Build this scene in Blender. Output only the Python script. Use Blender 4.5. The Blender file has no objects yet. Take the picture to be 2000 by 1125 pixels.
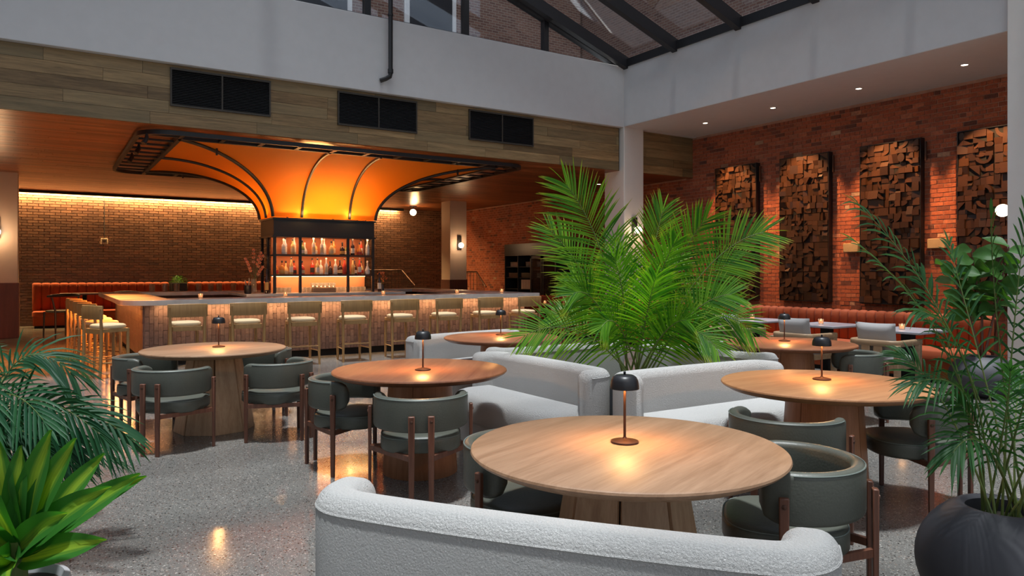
import bpy, math, random
from mathutils import Vector, Matrix
R = random.Random(7)
PI = math.pi
sc = bpy.context.scene
COL = sc.collection

# ------------------------------------------------------------------ camera
cam_d = bpy.data.cameras.new('camera'); cam = bpy.data.objects.new('camera', cam_d); COL.objects.link(cam)
cam.location = (0, 0, 1.5)
YAW = math.radians(57.1)                       # angle of the view direction from +X
cam.rotation_euler = (PI/2, 0, YAW - PI/2)
cam_d.sensor_width = 36; cam_d.lens = 36*1415/2000
cam_d.shift_y = -0.0158
cam_d.clip_start = 0.05; cam_d.clip_end = 200
sc.camera = cam

# ------------------------------------------------------------------ world, sun, exposure
w = bpy.data.worlds.new('world'); sc.world = w; w.use_nodes = True
nt = w.node_tree; bg = nt.nodes['Background']
sky = nt.nodes.new('ShaderNodeTexSky'); sky.sky_type = 'NISHITA'; sky.sun_disc = False
sky.sun_elevation = math.radians(50); sky.sun_rotation = math.radians(200)
sky.air_density = 1.2; sky.dust_density = 2.5; sky.ozone_density = 1.5
mxw = nt.nodes.new('ShaderNodeMix'); mxw.data_type = 'RGBA'; mxw.inputs[0].default_value = .8; mxw.inputs[7].default_value = (1.6, 1.6, 1.6, 1)
nt.links.new(sky.outputs[0], mxw.inputs[6]); nt.links.new(mxw.outputs[2], bg.inputs[0]); bg.inputs[1].default_value = 0.40
sun_d = bpy.data.lights.new('sun', 'SUN'); sun_d.energy = 8.5; sun_d.angle = math.radians(5); sun_d.color = (1, .95, .88)
sun = bpy.data.objects.new('sun', sun_d); COL.objects.link(sun)
sun.rotation_euler = Vector((0.03, 0.05, -1.0)).to_track_quat('-Z', 'Y').to_euler()
por = bpy.data.lights.new('portal', 'AREA'); por.shape = 'RECTANGLE'; por.size = 15.4; por.size_y = 16; por.cycles.is_portal = True
pr2 = bpy.data.lights.new('rear_portal', 'AREA'); pr2.shape = 'RECTANGLE'; pr2.size = 15.2; pr2.size_y = 4.8; pr2.cycles.is_portal = True
q2 = bpy.data.objects.new('rear_portal', pr2); COL.objects.link(q2); q2.location = (3, -4.02, 3.5); q2.rotation_euler = (PI/2, 0, 0)
po = bpy.data.objects.new('portal', por); COL.objects.link(po); po.location = (3, 4.1, 6.0)
sc.view_settings.view_transform = 'Standard'; sc.view_settings.look = 'None'
sc.view_settings.exposure = 0.0; sc.view_settings.gamma = 1.0; sc.view_settings.use_curve_mapping = False
sc.cycles.max_bounces = 7; sc.cycles.diffuse_bounces = 4; sc.cycles.glossy_bounces = 3
sc.cycles.transmission_bounces = 5; sc.cycles.transparent_max_bounces = 14
sc.cycles.caustics_reflective = False; sc.cycles.caustics_refractive = False
sc.cycles.sample_clamp_indirect = 4.0

WARM = (1.0, .50, .17)
def light(kind, loc, power, color=WARM, target=None, size=.05, size_y=None, angle=60, blend=.5):
    d = bpy.data.lights.new(kind.lower() + '_light', kind); d.energy = power; d.color = color
    if kind == 'AREA':
        d.size = size
        if size_y: d.shape = 'RECTANGLE'; d.size_y = size_y
    else: d.shadow_soft_size = size
    if kind == 'SPOT': d.spot_size = math.radians(angle); d.spot_blend = blend
    o = bpy.data.objects.new(d.name, d); COL.objects.link(o); o.location = loc
    if target is not None: o.rotation_euler = (Vector(target) - Vector(loc)).to_track_quat('-Z', 'Y').to_euler()
    return o

# ------------------------------------------------------------------ materials
MATS = {}
def mk(name):
    m = bpy.data.materials.new(name); m.use_nodes = True; MATS[name] = m
    return m, m.node_tree, m.node_tree.nodes['Principled BSDF']
def N(t, typ, **kw):
    n = t.nodes.new(typ)
    for k, v in kw.items():
        if k in n.inputs: n.inputs[k].default_value = v
        else: setattr(n, k, v)
    return n
def ramp(t, fac, stops, interp='LINEAR'):
    r = t.nodes.new('ShaderNodeValToRGB'); r.color_ramp.interpolation = interp
    e = r.color_ramp.elements
    while len(e) < len(stops): e.new(.5)
    for el, (p, c) in zip(e, stops): el.position = p; el.color = (*c, 1)
    t.links.new(fac, r.inputs[0]); return r.outputs[0]
def bump(t, b, h, strength, dist=.01):
    n = N(t, 'ShaderNodeBump', Strength=strength, Distance=dist)
    t.links.new(h, n.inputs['Height']); t.links.new(n.outputs[0], b.inputs['Normal'])
def mixc(t, fac, a, b, typ='MIX'):
    n = t.nodes.new('ShaderNodeMix'); n.data_type = 'RGBA'; n.blend_type = typ
    for s, v in ((n.inputs[0], fac), (n.inputs[6], a), (n.inputs[7], b)):
        if isinstance(v, bpy.types.NodeSocket): t.links.new(v, s)
        elif isinstance(v, (int, float)): s.default_value = v
        else: s.default_value = (*v, 1)
    return n.outputs[2]
def math_(t, op, a, b=0.0):
    n = t.nodes.new('ShaderNodeMath'); n.operation = op
    for s, v in ((n.inputs[0], a), (n.inputs[1], b)):
        if isinstance(v, bpy.types.NodeSocket): t.links.new(v, s)
        else: s.default_value = v
    return n.outputs[0]
def plain(name, c, rough=.5, metal=0, noise=0, coat=0):
    m, t, b = mk(name)
    b.inputs['Base Color'].default_value = (*c, 1); b.inputs['Roughness'].default_value = rough
    b.inputs['Metallic'].default_value = metal; b.inputs['Coat Weight'].default_value = coat
    if noise:
        n = N(t, 'ShaderNodeTexNoise', Scale=6.0, Detail=6.0)
        cc = t.nodes.new('ShaderNodeTexCoord'); t.links.new(cc.outputs['Object'], n.inputs['Vector'])
        c2 = tuple(x*(1-noise) for x in c)
        t.links.new(ramp(t, n.outputs[0], [(.3, c2), (.7, c)]), b.inputs['Base Color'])
        bump(t, b, n.outputs[0], .08, .01)
    return m
def emis(name, c, s):
    m, t, b = mk(name)
    b.inputs['Base Color'].default_value = (*c, 1); b.inputs['Emission Color'].default_value = (*c, 1)
    b.inputs['Emission Strength'].default_value = s
    return m
def wood(name, dark, lite, axis='X', scale=1.0, rough=.4, vary=.35, hue=None, coat=0):
    m, t, b = mk(name)
    tc = t.nodes.new('ShaderNodeTexCoord'); oi = t.nodes.new('ShaderNodeObjectInfo')
    mp = t.nodes.new('ShaderNodeMapping')
    s = [14*scale]*3; s['XYZ'.index(axis)] = .9*scale
    mp.inputs['Scale'].default_value = s
    off = t.nodes.new('ShaderNodeVectorMath'); off.operation = 'SCALE'; off.inputs[0].default_value = (7, 3, 5)
    t.links.new(oi.outputs['Random'], off.inputs['Scale'])
    ad = t.nodes.new('ShaderNodeVectorMath'); t.links.new(tc.outputs['Object'], ad.inputs[0]); t.links.new(off.outputs[0], ad.inputs[1])
    t.links.new(ad.outputs[0], mp.inputs['Vector'])
    n1 = N(t, 'ShaderNodeTexNoise', Scale=1.2, Detail=8.0, Roughness=.65, Distortion=.6)
    t.links.new(mp.outputs[0], n1.inputs['Vector'])
    n2 = N(t, 'ShaderNodeTexNoise', Scale=9.0, Detail=4.0)
    t.links.new(mp.outputs[0], n2.inputs['Vector'])
    f = math_(t, 'ADD', math_(t, 'MULTIPLY', n1.outputs[0], .75), math_(t, 'MULTIPLY', n2.outputs[0], .25))
    c = ramp(t, f, [(.34, dark), (.64, lite)])
    if vary:
        g = t.nodes.new('ShaderNodeNewGeometry')
        rr_ = math_(t, 'FRACT', math_(t, 'ADD', g.outputs['Random Per Island'], oi.outputs['Random']))
        k = ramp(t, rr_, [(0, (1-vary,)*3), (1, (1+vary*.4,)*3)])
        c = mixc(t, 1.0, c, k, 'MULTIPLY')
        if hue: c = mixc(t, math_(t, 'MULTIPLY', math_(t, 'FRACT', math_(t, 'MULTIPLY', rr_, 7.31)), .45), c, hue)
    t.links.new(c, b.inputs['Base Color'])
    b.inputs['Roughness'].default_value = rough; b.inputs['Coat Weight'].default_value = coat; b.inputs['Coat Roughness'].default_value = .25
    bump(t, b, f, .15, .004)
    return m
def brickm(name, stops, rough=.85, bs=.5, patch=None):
    m, t, b = mk(name)
    tc = t.nodes.new('ShaderNodeTexCoord'); oi = t.nodes.new('ShaderNodeObjectInfo'); g = t.nodes.new('ShaderNodeNewGeometry')
    rr_ = math_(t, 'FRACT', math_(t, 'ADD', g.outputs['Random Per Island'], oi.outputs['Random']))
    c = ramp(t, rr_, stops, 'LINEAR')
    n = N(t, 'ShaderNodeTexNoise', Scale=28.0, Detail=6.0); t.links.new(g.outputs['Position'], n.inputs['Vector'])
    n2 = N(t, 'ShaderNodeTexNoise', Scale=.8, Detail=3.0); t.links.new(g.outputs['Position'], n2.inputs['Vector'])
    k = ramp(t, n.outputs[0], [(.3, (.65,)*3), (.7, (1.15,)*3)])
    c = mixc(t, 1.0, c, k, 'MULTIPLY')
    if patch: c = mixc(t, ramp(t, n2.outputs[0], [(.50, (0,)*3), (.72, (.55,)*3)]), c, patch)
    t.links.new(c, b.inputs['Base Color']); b.inputs['Roughness'].default_value = rough
    bump(t, b, n.outputs[0], bs, .008)
    return m
def fabric(name, c, scale, strength, rough=.95, sheen=.3, c2=None):
    m, t, b = mk(name)
    tc = t.nodes.new('ShaderNodeTexCoord')
    v = N(t, 'ShaderNodeTexVoronoi', Scale=scale); n = N(t, 'ShaderNodeTexNoise', Scale=scale*1.7, Detail=5.0, Distortion=1.2)
    t.links.new(tc.outputs['Object'], n.inputs['Vector']); 
    mp = t.nodes.new('ShaderNodeVectorMath'); mp.operation = 'ADD'
    sc_ = t.nodes.new('ShaderNodeVectorMath'); sc_.operation = 'SCALE'; sc_.inputs['Scale'].default_value = .015
    t.links.new(n.outputs[1], sc_.inputs[0]); t.links.new(tc.outputs['Object'], mp.inputs[0]); t.links.new(sc_.outputs[0], mp.inputs[1])
    t.links.new(mp.outputs[0], v.inputs['Vector'])
    h = math_(t, 'SUBTRACT', 1.0, v.outputs['Distance'])
    h = math_(t, 'ADD', h, math_(t, 'MULTIPLY', n.outputs[0], .6))
    b.inputs['Base Color'].default_value = (*c, 1); b.inputs['Roughness'].default_value = rough
    b.inputs['Sheen Weight'].default_value = sheen
    if c2: t.links.new(ramp(t, n.outputs[0], [(.35, c2), (.65, c)]), b.inputs['Base Color'])
    bump(t, b, h, strength, .012)
    return m
def leafm(name, ca, cb, stripe=None, tip=None, trans=.45):
    m, t, b = mk(name)
    at = t.nodes.new('ShaderNodeAttribute'); at.attribute_name = 'luv'
    sp = t.nodes.new('ShaderNodeSeparateXYZ'); t.links.new(at.outputs['Vector'], sp.inputs[0])
    g = t.nodes.new('ShaderNodeNewGeometry')
    c = ramp(t, g.outputs['Random Per Island'], [(0, ca), (1, cb)])
    if stripe:
        n = N(t, 'ShaderNodeTexNoise', Scale=1.0, Detail=2.0)
        mp = t.nodes.new('ShaderNodeMapping'); mp.inputs['Scale'].default_value = (9, 1.2, 1); t.links.new(at.outputs['Vector'], mp.inputs[0]); t.links.new(mp.outputs[0], n.inputs['Vector'])
        dd = math_(t, 'SUBTRACT', 1.0, math_(t, 'MULTIPLY', math_(t, 'ABSOLUTE', math_(t, 'SUBTRACT', sp.outputs[0], .5)), 2.4))
        f = math_(t, 'MULTIPLY', dd, n.outputs[0])
        c = mixc(t, ramp(t, f, [(.22, (0,)*3), (.48, (1,)*3)]), c, stripe)
    if tip: c = mixc(t, ramp(t, sp.outputs[1], [(.72, (0,)*3), (1, (.8,)*3)]), c, tip)
    out = t.nodes['Material Output']
    b.inputs['Roughness'].default_value = .5; b.inputs['Specular IOR Level'].default_value = .3; t.links.new(c, b.inputs['Base Color'])
    tr = t.nodes.new('ShaderNodeBsdfTranslucent'); t.links.new(mixc(t, 1.0, c, (1.5, 1.6, .5), 'MULTIPLY'), tr.inputs[0])
    mx = t.nodes.new('ShaderNodeMixShader'); mx.inputs[0].default_value = trans
    t.links.new(b.outputs[0], mx.inputs[1]); t.links.new(tr.outputs[0], mx.inputs[2]); t.links.new(mx.outputs[0], out.inputs[0])
    return m
def glassm(name, tint=(1, 1, 1), refl=.12, rough=.0, dif=0):
    m, t, b = mk(name); t.nodes.remove(b); out = t.nodes['Material Output']
    tr = t.nodes.new('ShaderNodeBsdfTransparent'); tr.inputs[0].default_value = (*tint, 1)
    gl = t.nodes.new('ShaderNodeBsdfGlossy'); gl.inputs['Roughness'].default_value = rough; gl.inputs[0].default_value = (1, 1, 1, 1)
    lw = t.nodes.new('ShaderNodeLayerWeight'); lw.inputs['Blend'].default_value = .5
    f = math_(t, 'ADD', math_(t, 'MULTIPLY', math_(t, 'POWER', lw.outputs['Facing'], 4.0), .8), refl)
    mx = t.nodes.new('ShaderNodeMixShader'); t.links.new(f, mx.inputs[0]); t.links.new(tr.outputs[0], mx.inputs[1]); t.links.new(gl.outputs[0], mx.inputs[2])
    if dif:
        df = t.nodes.new('ShaderNodeBsdfTranslucent'); df.inputs[0].default_value = (.9, .88, .85, 1)
        m2 = t.nodes.new('ShaderNodeMixShader'); m2.inputs[0].default_value = dif; t.links.new(mx.outputs[0], m2.inputs[1]); t.links.new(df.outputs[0], m2.inputs[2]); mx = m2
    t.links.new(mx.outputs[0], out.inputs[0]); return m

M_white = plain('white_paint', (.62, .625, .64), .7, noise=.04)
M_colw = plain('column_paint', (.80, .77, .73), .6, noise=.03)
M_cream = plain('cream_paint', (.62, .50, .42), .6, noise=.04)
M_black = plain('black_metal', (.012, .012, .014), .38)
M_frame = plain('black_frame', (.010, .010, .013), .45)
M_dark = plain('dark_void', (.006, .006, .006), .8)
M_char = plain('charcoal_metal', (.022, .023, .028), .35, metal=.3)
M_header = plain('dark_header', (.02, .022, .026), .5)
M_bronze = plain('bronze_metal', (.10, .05, .035), .35, metal=.6)
M_vent = plain('vent_bronze', (.05, .04, .03), .5)
M_stone = plain('counter_stone', (.66, .66, .65), .22, noise=.25)
M_tabst = plain('grey_tabletop', (.36, .36, .40), .25)
M_pot = plain('charcoal_pot', (.06, .06, .07), .6, noise=.1)
M_wpot = plain('pale_pot', (.45, .45, .47), .4)
M_soil = plain('soil', (.03, .02, .012), .95, noise=.5)
M_plasterbox = plain('beige_plastic', (.45, .38, .28), .5)
M_stoneblk = plain('sandstone', (.50, .36, .20), .8, noise=.2)
M_oak = wood('oak_light', (.235, .125, .065), (.37, .22, .13), 'X', 1.0, .5, .12)
M_oakz = wood('oak_vertical', (.42, .24, .13), (.62, .40, .24), 'Z', 1.0, .45, .15)  # pedestal oak, colour lightened to stand in for missing sunlight
M_red = wood('oak_warm', (.19, .062, .026), (.30, .115, .05), 'X', 1.0, .42, .10, coat=.08)
M_amb = wood('oak_amber', (.30, .125, .05), (.44, .21, .09), 'X', 1.0, .46, .10)
M_redz = wood('oak_warm_vertical', (.30, .115, .045), (.44, .19, .09), 'Z', 1.0, .45, .10)
M_walnut = wood('walnut', (.10, .038, .022), (.19, .075, .045), 'Z', 2.0, .4, .15)
M_stool = wood('pale_oak', (.30, .165, .06), (.42, .24, .09), 'Z', 1.5, .4, .10)
M_loung = wood('teak_grey', (.24, .15, .08), (.40, .27, .16), 'X', 1.5, .5, .12)
M_beam = wood('weathered_plank', (.14, .08, .03), (.46, .29, .13), 'X', 1.0, .5, .5, hue=(.26, .22, .12))
M_ceil = wood('ceiling_plank', (.16, .05, .018), (.42, .15, .055), 'X', 1.2, .32, .5)
M_wains = wood('wainscot', (.10, .03, .018), (.17, .05, .03), 'Z', 1.0, .5, .2)
M_relief = wood('relief_wood', (.026, .011, .006), (.095, .038, .015), 'Z', 1.2, .40, .55)
M_brick = brickm('red_brick', [(0, (.14, .05, .035)), (.08, (.27, .075, .04)), (.2, (.37, .095, .045)), (.9, (.46, .13, .06)), (.985, (.50, .18, .10)), (1, (.50, .33, .22))], patch=(.12, .05, .04))
M_mort = plain('mortar', (.52, .30, .22), .95, noise=.3)
M_dbrick = brickm('dark_brick', [(0, (.10, .05, .032)), (1, (.20, .10, .06))], .5, .4)
M_dmort = plain('dark_mortar', (.45, .27, .17), .9, noise=.2)
M_tile = brickm('glazed_tile', [(0, (.14, .09, .08)), (1, (.21, .14, .12))], .28, .12)
M_grout = plain('grout', (.28, .20, .16), .9)
M_boucle = fabric('boucle', (.71, .70, .68), 130, .9)
M_linen = fabric('grey_linen', (.36, .35, .35), 200, .3)
M_cush = fabric('cream_leather', (.66, .50, .30), 60, .08, .5, .0)
M_leather = fabric('sage_leather', (.098, .104, .084), 90, .08, .42, .0, (.086, .092, .076))
M_velvet = fabric('rust_velvet', (.36, .058, .005), 160, .15, .8, .06, (.27, .04, .004))
M_palm = leafm('palm_leaf', (.03, .15, .012), (.20, .44, .025), tip=(.50, .48, .06), trans=.5)
M_areca = leafm('areca_leaf', (.02, .085, .03), (.05, .15, .045))
M_dark_leaf = leafm('dark_palm_leaf', (.010, .065, .028), (.028, .11, .04), trans=.3)
M_stripe = leafm('striped_leaf', (.025, .14, .02), (.05, .20, .03), stripe=(.26, .42, .04))
M_fig = leafm('fig_leaf', (.025, .09, .02), (.07, .18, .035), trans=.3)
M_stem = plain('green_stem', (.12, .17, .04), .5)
M_canopy = None
m, t, b = mk('orange_fabric'); b.inputs['Base Color'].default_value = (.90, .27, .006, 1); b.inputs['Roughness'].default_value = .7
tr = t.nodes.new('ShaderNodeBsdfTranslucent'); tr.inputs[0].default_value = (.95, .30, .006, 1)
mx = t.nodes.new('ShaderNodeMixShader'); mx.inputs[0].default_value = .4
t.links.new(b.outputs[0], mx.inputs[1]); t.links.new(tr.outputs[0], mx.inputs[2]); t.links.new(mx.outputs[0], t.nodes['Material Output'].inputs[0]); M_canopy = m
M_glass = glassm('window_glass', (.80, .84, .88), .07)
M_clear = glassm('clear_glass', (.88, .86, .82), .14, dif=.22)
M_led = emis('led_strip', (1, .62, .28), 7)
M_globe = emis('lit_globe', (1, .78, .52), 9)
M_bulb = emis('lamp_bulb', (1, .6, .25), 12)
M_disc = emis('downlight_lens', (1, .78, .55), 16)
M_flame = emis('flame', (1, .55, .2), 12)
M_votive = emis('lit_votive', (1, .42, .16), 1.1)
# terrazzo
m, t, b = mk('terrazzo'); M_floor = m
g = t.nodes.new('ShaderNodeNewGeometry')
def chips(scale, thr, seedv):
    v = N(t, 'ShaderNodeTexVoronoi', Scale=scale); 
    ad = t.nodes.new('ShaderNodeVectorMath'); ad.inputs[1].default_value = (seedv, seedv*.7, 0)
    t.links.new(g.outputs['Position'], ad.inputs[0]); t.links.new(ad.outputs[0], v.inputs['Vector'])
    s = t.nodes.new('ShaderNodeSeparateColor'); t.links.new(v.outputs['Color'], s.inputs[0])
    on = math_(t, 'MULTIPLY', math_(t, 'GREATER_THAN', s.outputs[0], thr), math_(t, 'LESS_THAN', v.outputs['Distance'], .36))
    return on, s.outputs[1]
n = N(t, 'ShaderNodeTexNoise', Scale=.9, Detail=4.0); t.links.new(g.outputs['Position'], n.inputs['Vector'])
c = ramp(t, n.outputs[0], [(.3, (.125, .12, .112)), (.7, (.175, .168, .157))])
for (s_, th, sd, st) in ((125, .25, 3.1, [(0, (.07, .065, .06)), (.5, (.19, .18, .165)), (1, (.42, .40, .37))]),
                         (62, .45, 1.7, [(0, (.02, .02, .02)), (.45, (.07, .06, .055)), (.7, (.20, .15, .12)), (1, (.42, .40, .37))])):
    on, rv = chips(s_, th, sd); c = mixc(t, on, c, ramp(t, rv, st))
t.links.new(c, b.inputs['Base Color']); b.inputs['Roughness'].default_value = .16
b.inputs['Specular IOR Level'].default_value = .55
n3 = N(t, 'ShaderNodeTexNoise', Scale=2.2, Detail=2.0); t.links.new(g.outputs['Position'], n3.inputs['Vector'])
t.links.new(ramp(t, n3.outputs[0], [(.3, (.10,)*3), (.7, (.22,)*3)]), b.inputs['Roughness'])
bump(t, b, n3.outputs[0], .04, .05)
# outdoor brickwork seen through the glass, too small to lay brick by brick
m, t, b = mk('outdoor_brickwork'); M_out = m
tc = t.nodes.new('ShaderNodeTexCoord'); mp = t.nodes.new('ShaderNodeMapping'); mp.inputs['Scale'].default_value = (1, 1, 1)
t.links.new(tc.outputs['UV'], mp.inputs[0])
bt = N(t, 'ShaderNodeTexBrick', Scale=1.0, Color1=(.11, .05, .04, 1), Color2=(.19, .095, .07, 1), Mortar=(.22, .17, .14, 1))
bt.inputs['Mortar Size'].default_value = .012; bt.inputs['Brick Width'].default_value = .22; bt.inputs['Row Height'].default_value = .08
t.links.new(mp.outputs[0], bt.inputs['Vector']); t.links.new(bt.outputs[0], b.inputs['Base Color']); b.inputs['Roughness'].default_value = .9

# ------------------------------------------------------------------ mesh helpers
def rotz(p, a):
    c_, s_ = math.cos(a), math.sin(a); return (p[0]*c_ - p[1]*s_, p[0]*s_ + p[1]*c_, p[2])
class MB:
    def __init__(s): s.v = []; s.f = []; s.uv = []
    def add(s, vs, fs, uv=None):
        o = len(s.v); s.v += [tuple(p) for p in vs]; s.f += [tuple(i+o for i in f) for f in fs]
        s.uv += uv if uv else [(0, 0, 0)]*len(vs)
        return s
    def box(s, c, d, rz=0, M=None, taper=1.0):
        x, y, z = d[0]/2, d[1]/2, d[2]/2
        vs = []
        for sz in (-1, 1):
            k = taper if sz < 0 else 1
            for sx, sy in ((-1, -1), (1, -1), (1, 1), (-1, 1)):
                p = (sx*x*k, sy*y*k, sz*z)
                if rz: p = rotz(p, rz)
                if M is not None: p = tuple(M @ Vector(p))
                vs.append((p[0]+c[0], p[1]+c[1], p[2]+c[2]))
        return s.add(vs, [(3, 2, 1, 0), (4, 5, 6, 7), (0, 1, 5, 4), (1, 2, 6, 5), (2, 3, 7, 6), (3, 0, 4, 7)])
    def bx(s, x0, x1, y0, y1, z0, z1): return s.box(((x0+x1)/2, (y0+y1)/2, (z0+z1)/2), (abs(x1-x0), abs(y1-y0), abs(z1-z0)))
    def rings(s, rings, cap0=True, cap1=True, closed=True):
        n = len(rings[0]); vs = [p for r in rings for p in r]; fs = []
        for i in range(len(rings)-1):
            for j in range(n if closed else n-1):
                k = (j+1) % n
                fs.append((i*n+j, i*n+k, (i+1)*n+k, (i+1)*n+j))
        if cap0: fs.append(tuple(range(n-1, -1, -1)))
        if cap1: fs.append(tuple(range((len(rings)-1)*n, len(rings)*n)))
        return s.add(vs, fs)
    def lathe(s, prof, c=(0, 0, 0), n=32, cap0=True, cap1=True):
        return s.rings([[(c[0]+r*math.cos(2*PI*j/n), c[1]+r*math.sin(2*PI*j/n), c[2]+z) for j in range(n)] for r, z in prof], cap0, cap1)
    def tube(s, pts, rad, n=8):
        pts = [Vector(p) for p in pts]; rs = rad if isinstance(rad, (list, tuple)) else [rad]*len(pts); rg = []
        up = None
        for i, p in enumerate(pts):
            d = (pts[min(i+1, len(pts)-1)] - pts[max(i-1, 0)]).normalized()
            if up is None: up = Vector((0, 0, 1)) if abs(d.z) < .9 else Vector((1, 0, 0))
            a = d.cross(up).normalized(); b_ = a.cross(d).normalized(); up = b_
            rg.append([tuple(p + (a*math.cos(2*PI*j/n) + b_*math.sin(2*PI*j/n))*rs[i]) for j in range(n)])
        return s.rings(rg)
    def sweep(s, sec, path, scl=None, cap=True):        # horizontal path, sec = [(side, z)], z absolute offset
        rg = []
        for i, p in enumerate(path):
            a, b_ = Vector(path[max(i-1, 0)]), Vector(path[min(i+1, len(path)-1)]); d = (b_-a); d.z = 0; d.normalize()
            nx = Vector((-d.y, d.x, 0)); k = scl[i] if scl else (1, 1, 0)
            rg.append([(p[0]+nx.x*u*k[0], p[1]+nx.y*u*k[0], p[2]+(v_-k[2])*k[1]+k[2]) for u, v_ in sec])
        return s.rings(rg, cap, cap)
    def pad(s, outline, prof, c=(0, 0, 0)):              # prof = [(inset, z)]
        a = max(abs(p[0]) for p in outline); b_ = max(abs(p[1]) for p in outline)
        return s.rings([[(c[0]+p[0]*(1-ins/a), c[1]+p[1]*(1-ins/b_), c[2]+z) for p in outline] for ins, z in prof])
    def build(s, name, mat, parent=None, smooth=True, ang=35, bevel=0, seg=2, loc=None, flip=False):
        me = bpy.data.meshes.new(name); me.from_pydata(s.v, [], s.f)
        if any(u[1] for u in s.uv):
            at = me.attributes.new('luv', 'FLOAT_VECTOR', 'POINT'); at.data.foreach_set('vector', [x for u in s.uv for x in u])
        me.materials.append(mat)
        if smooth:
            me.polygons.foreach_set('use_smooth', [True]*len(me.polygons)); me.set_sharp_from_angle(angle=math.radians(ang))
        me.update()
        o = bpy.data.objects.new(name, me); COL.objects.link(o)
        if parent: o.parent = parent
        if loc: o.location = loc
        if bevel:
            md = o.modifiers.new('bevel', 'BEVEL'); md.width = bevel; md.segments = seg; md.limit_method = 'ANGLE'
        return o
def soell(a, b_, e=2.5, n=40):
    return [(a*math.copysign(abs(math.cos(2*PI*i/n))**(2/e), math.cos(2*PI*i/n)), b_*math.copysign(abs(math.sin(2*PI*i/n))**(2/e), math.sin(2*PI*i/n))) for i in range(n)]
def rrect(w_, h, r, z0=0, n=5):
    pts = []
    for cx, cz, a0 in ((w_/2-r, z0+h-r, 0), (-w_/2+r, z0+h-r, 90), (-w_/2+r, z0+r, 180), (w_/2-r, z0+r, 270)):
        for k in range(n+1):
            a = math.radians(a0+90*k/n); pts.append((cx+r*math.cos(a), cz+r*math.sin(a)))
    return pts
def empty(name, loc=(0, 0, 0), rz=0):
    o = bpy.data.objects.new(name, None); COL.objects.link(o); o.location = loc; o.rotation_euler = (0, 0, rz); o.empty_display_size = .1
    return o
def tag(o, label=None, cat=None, group=None, kind=None):
    if label: o['label'] = label
    if cat: o['category'] = cat
    if group: o['group'] = group
    if kind: o['kind'] = kind
    return o
def struct(o): o['kind'] = 'structure'; return o
def dup(root, loc, rz, label=None, group=None):
    r = root.copy(); COL.objects.link(r); r.location = loc; r.rotation_euler = (0, 0, rz)
    if label: r['label'] = label
    if group: r['group'] = group
    for ch in list(root.children):
        c_ = ch.copy(); COL.objects.link(c_); c_.parent = r
        for g_ in list(ch.children):
            d = g_.copy(); COL.objects.link(d); d.parent = c_
    return r
def bez(p, t_):
    a, b_, c_ = [Vector(x) for x in p]; return a*(1-t_)**2 + b_*2*t_*(1-t_) + c_*t_*t_
ORD = ['first', 'second', 'third', 'fourth', 'fifth', 'sixth', 'seventh', 'eighth', 'ninth', 'tenth', 'eleventh', 'twelfth', 'thirteenth', 'fourteenth', 'fifteenth', 'sixteenth']
# ================================================================== THE SETTING
BX0, BX1 = -6.0, 13.2
fl = struct(MB().bx(-7, 14, -5, 25, -.1, 0).build('floor', M_floor, smooth=False))
ce = struct(MB().bx(BX0, BX1, 12.30, 24.3, 3.78, 4.0).build('ceiling', M_dark, smooth=False))
# ceiling boards, a few pixels each: one part
mb = MB(); y = 12.245
while y < 24.0:
    x = BX0 + R.random()*1.5
    while x < 13.0:
        L = R.uniform(1.4, 2.4); mb.bx(max(x, BX0), min(x+L, 13.05)-.003, y, y+.137, 3.75 - R.random()*.002, 3.79); x += L
    y += .14
cp = mb.build('ceiling_board', M_ceil, ce, smooth=False); cp['kind'] = 'stuff'
# bar-side fascia: white upper band, timber lower band of separate planks
struct(MB().bx(-6, 10.78, 12.10, 12.5, 4.69, 6.03).build('trim_1', M_white, smooth=False, bevel=.01))
b2 = struct(MB().bx(-6, 10.8, 12.24, 12.42, 3.75, 4.69).build('trim_2', M_dark, smooth=False))
def planks(x0, x1, parent, y0):
    for r_ in range(5):
        x = x0 - R.random()*1.6; h = .94/5
        while x < x1:
            L = R.uniform(1.2, 2.3); a, b_ = max(x, x0), min(x+L, x1)
            if b_-a > .03:
                o = MB().box((0, 0, 0), (b_-a-.004, .03, h-.004)).build('plank', M_beam, parent, smooth=False)
                o.location = ((a+b_)/2, y0 - R.random()*.003, 3.75+h*(r_+.5))
            x += L
planks(-2.6, 10.72, b2, 12.225)
b3 = struct(MB().bx(11.36, 13.06, 12.24, 12.42, 3.75, 4.69).build('trim_3', M_dark, smooth=False))
planks(11.36, 13.05, b3, 12.225)
# right-hand fascia and soffit
struct(MB().bx(10.76, 13.25, -4, 12.10, 4.70, 6.03).build('trim_4', M_white, smooth=False, bevel=.01))
struct(MB().bx(10.76, 13.25, 12.10, 12.5, 4.69, 6.03).build('trim_5', M_white, smooth=False, bevel=.01))
struct(MB().bx(-6.2, -4.76, -4, 12.10, 0, 6.03).build('wall_left', M_white, smooth=False))
struct(MB().bx(-6.2, -6.0, 12.1, 24.4, 0, 4).build('wall_left_bar', M_cream, smooth=False))
wr = MB(); wr.bx(-6.2, 13.25, -4.2, -4, 0, 1.0); wr.bx(-6.2, 13.25, -4.2, -4, 5.9, 6.2); wr.bx(-6.2, -4.6, -4.2, -4, 1, 5.9); wr.bx(10.6, 13.25, -4.2, -4, 1, 5.9)
struct(wr.build('wall_rear', M_white, smooth=False))
g3 = struct(empty('added_rear_window'))  # unseen glazing added behind the camera to let in light from there
for k in range(11):
    x = -4.6+1.52*k; MB().bx(x-.05, x+.05, -4.15, -4.03, 1.0, 5.9).build('mullion', M_frame, g3, smooth=False)
for z in (1.03, 3.4, 5.87): MB().bx(-4.6, 10.6, -4.14, -4.04, z-.04, z+.04).build('transom', M_frame, g3, smooth=False)
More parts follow.
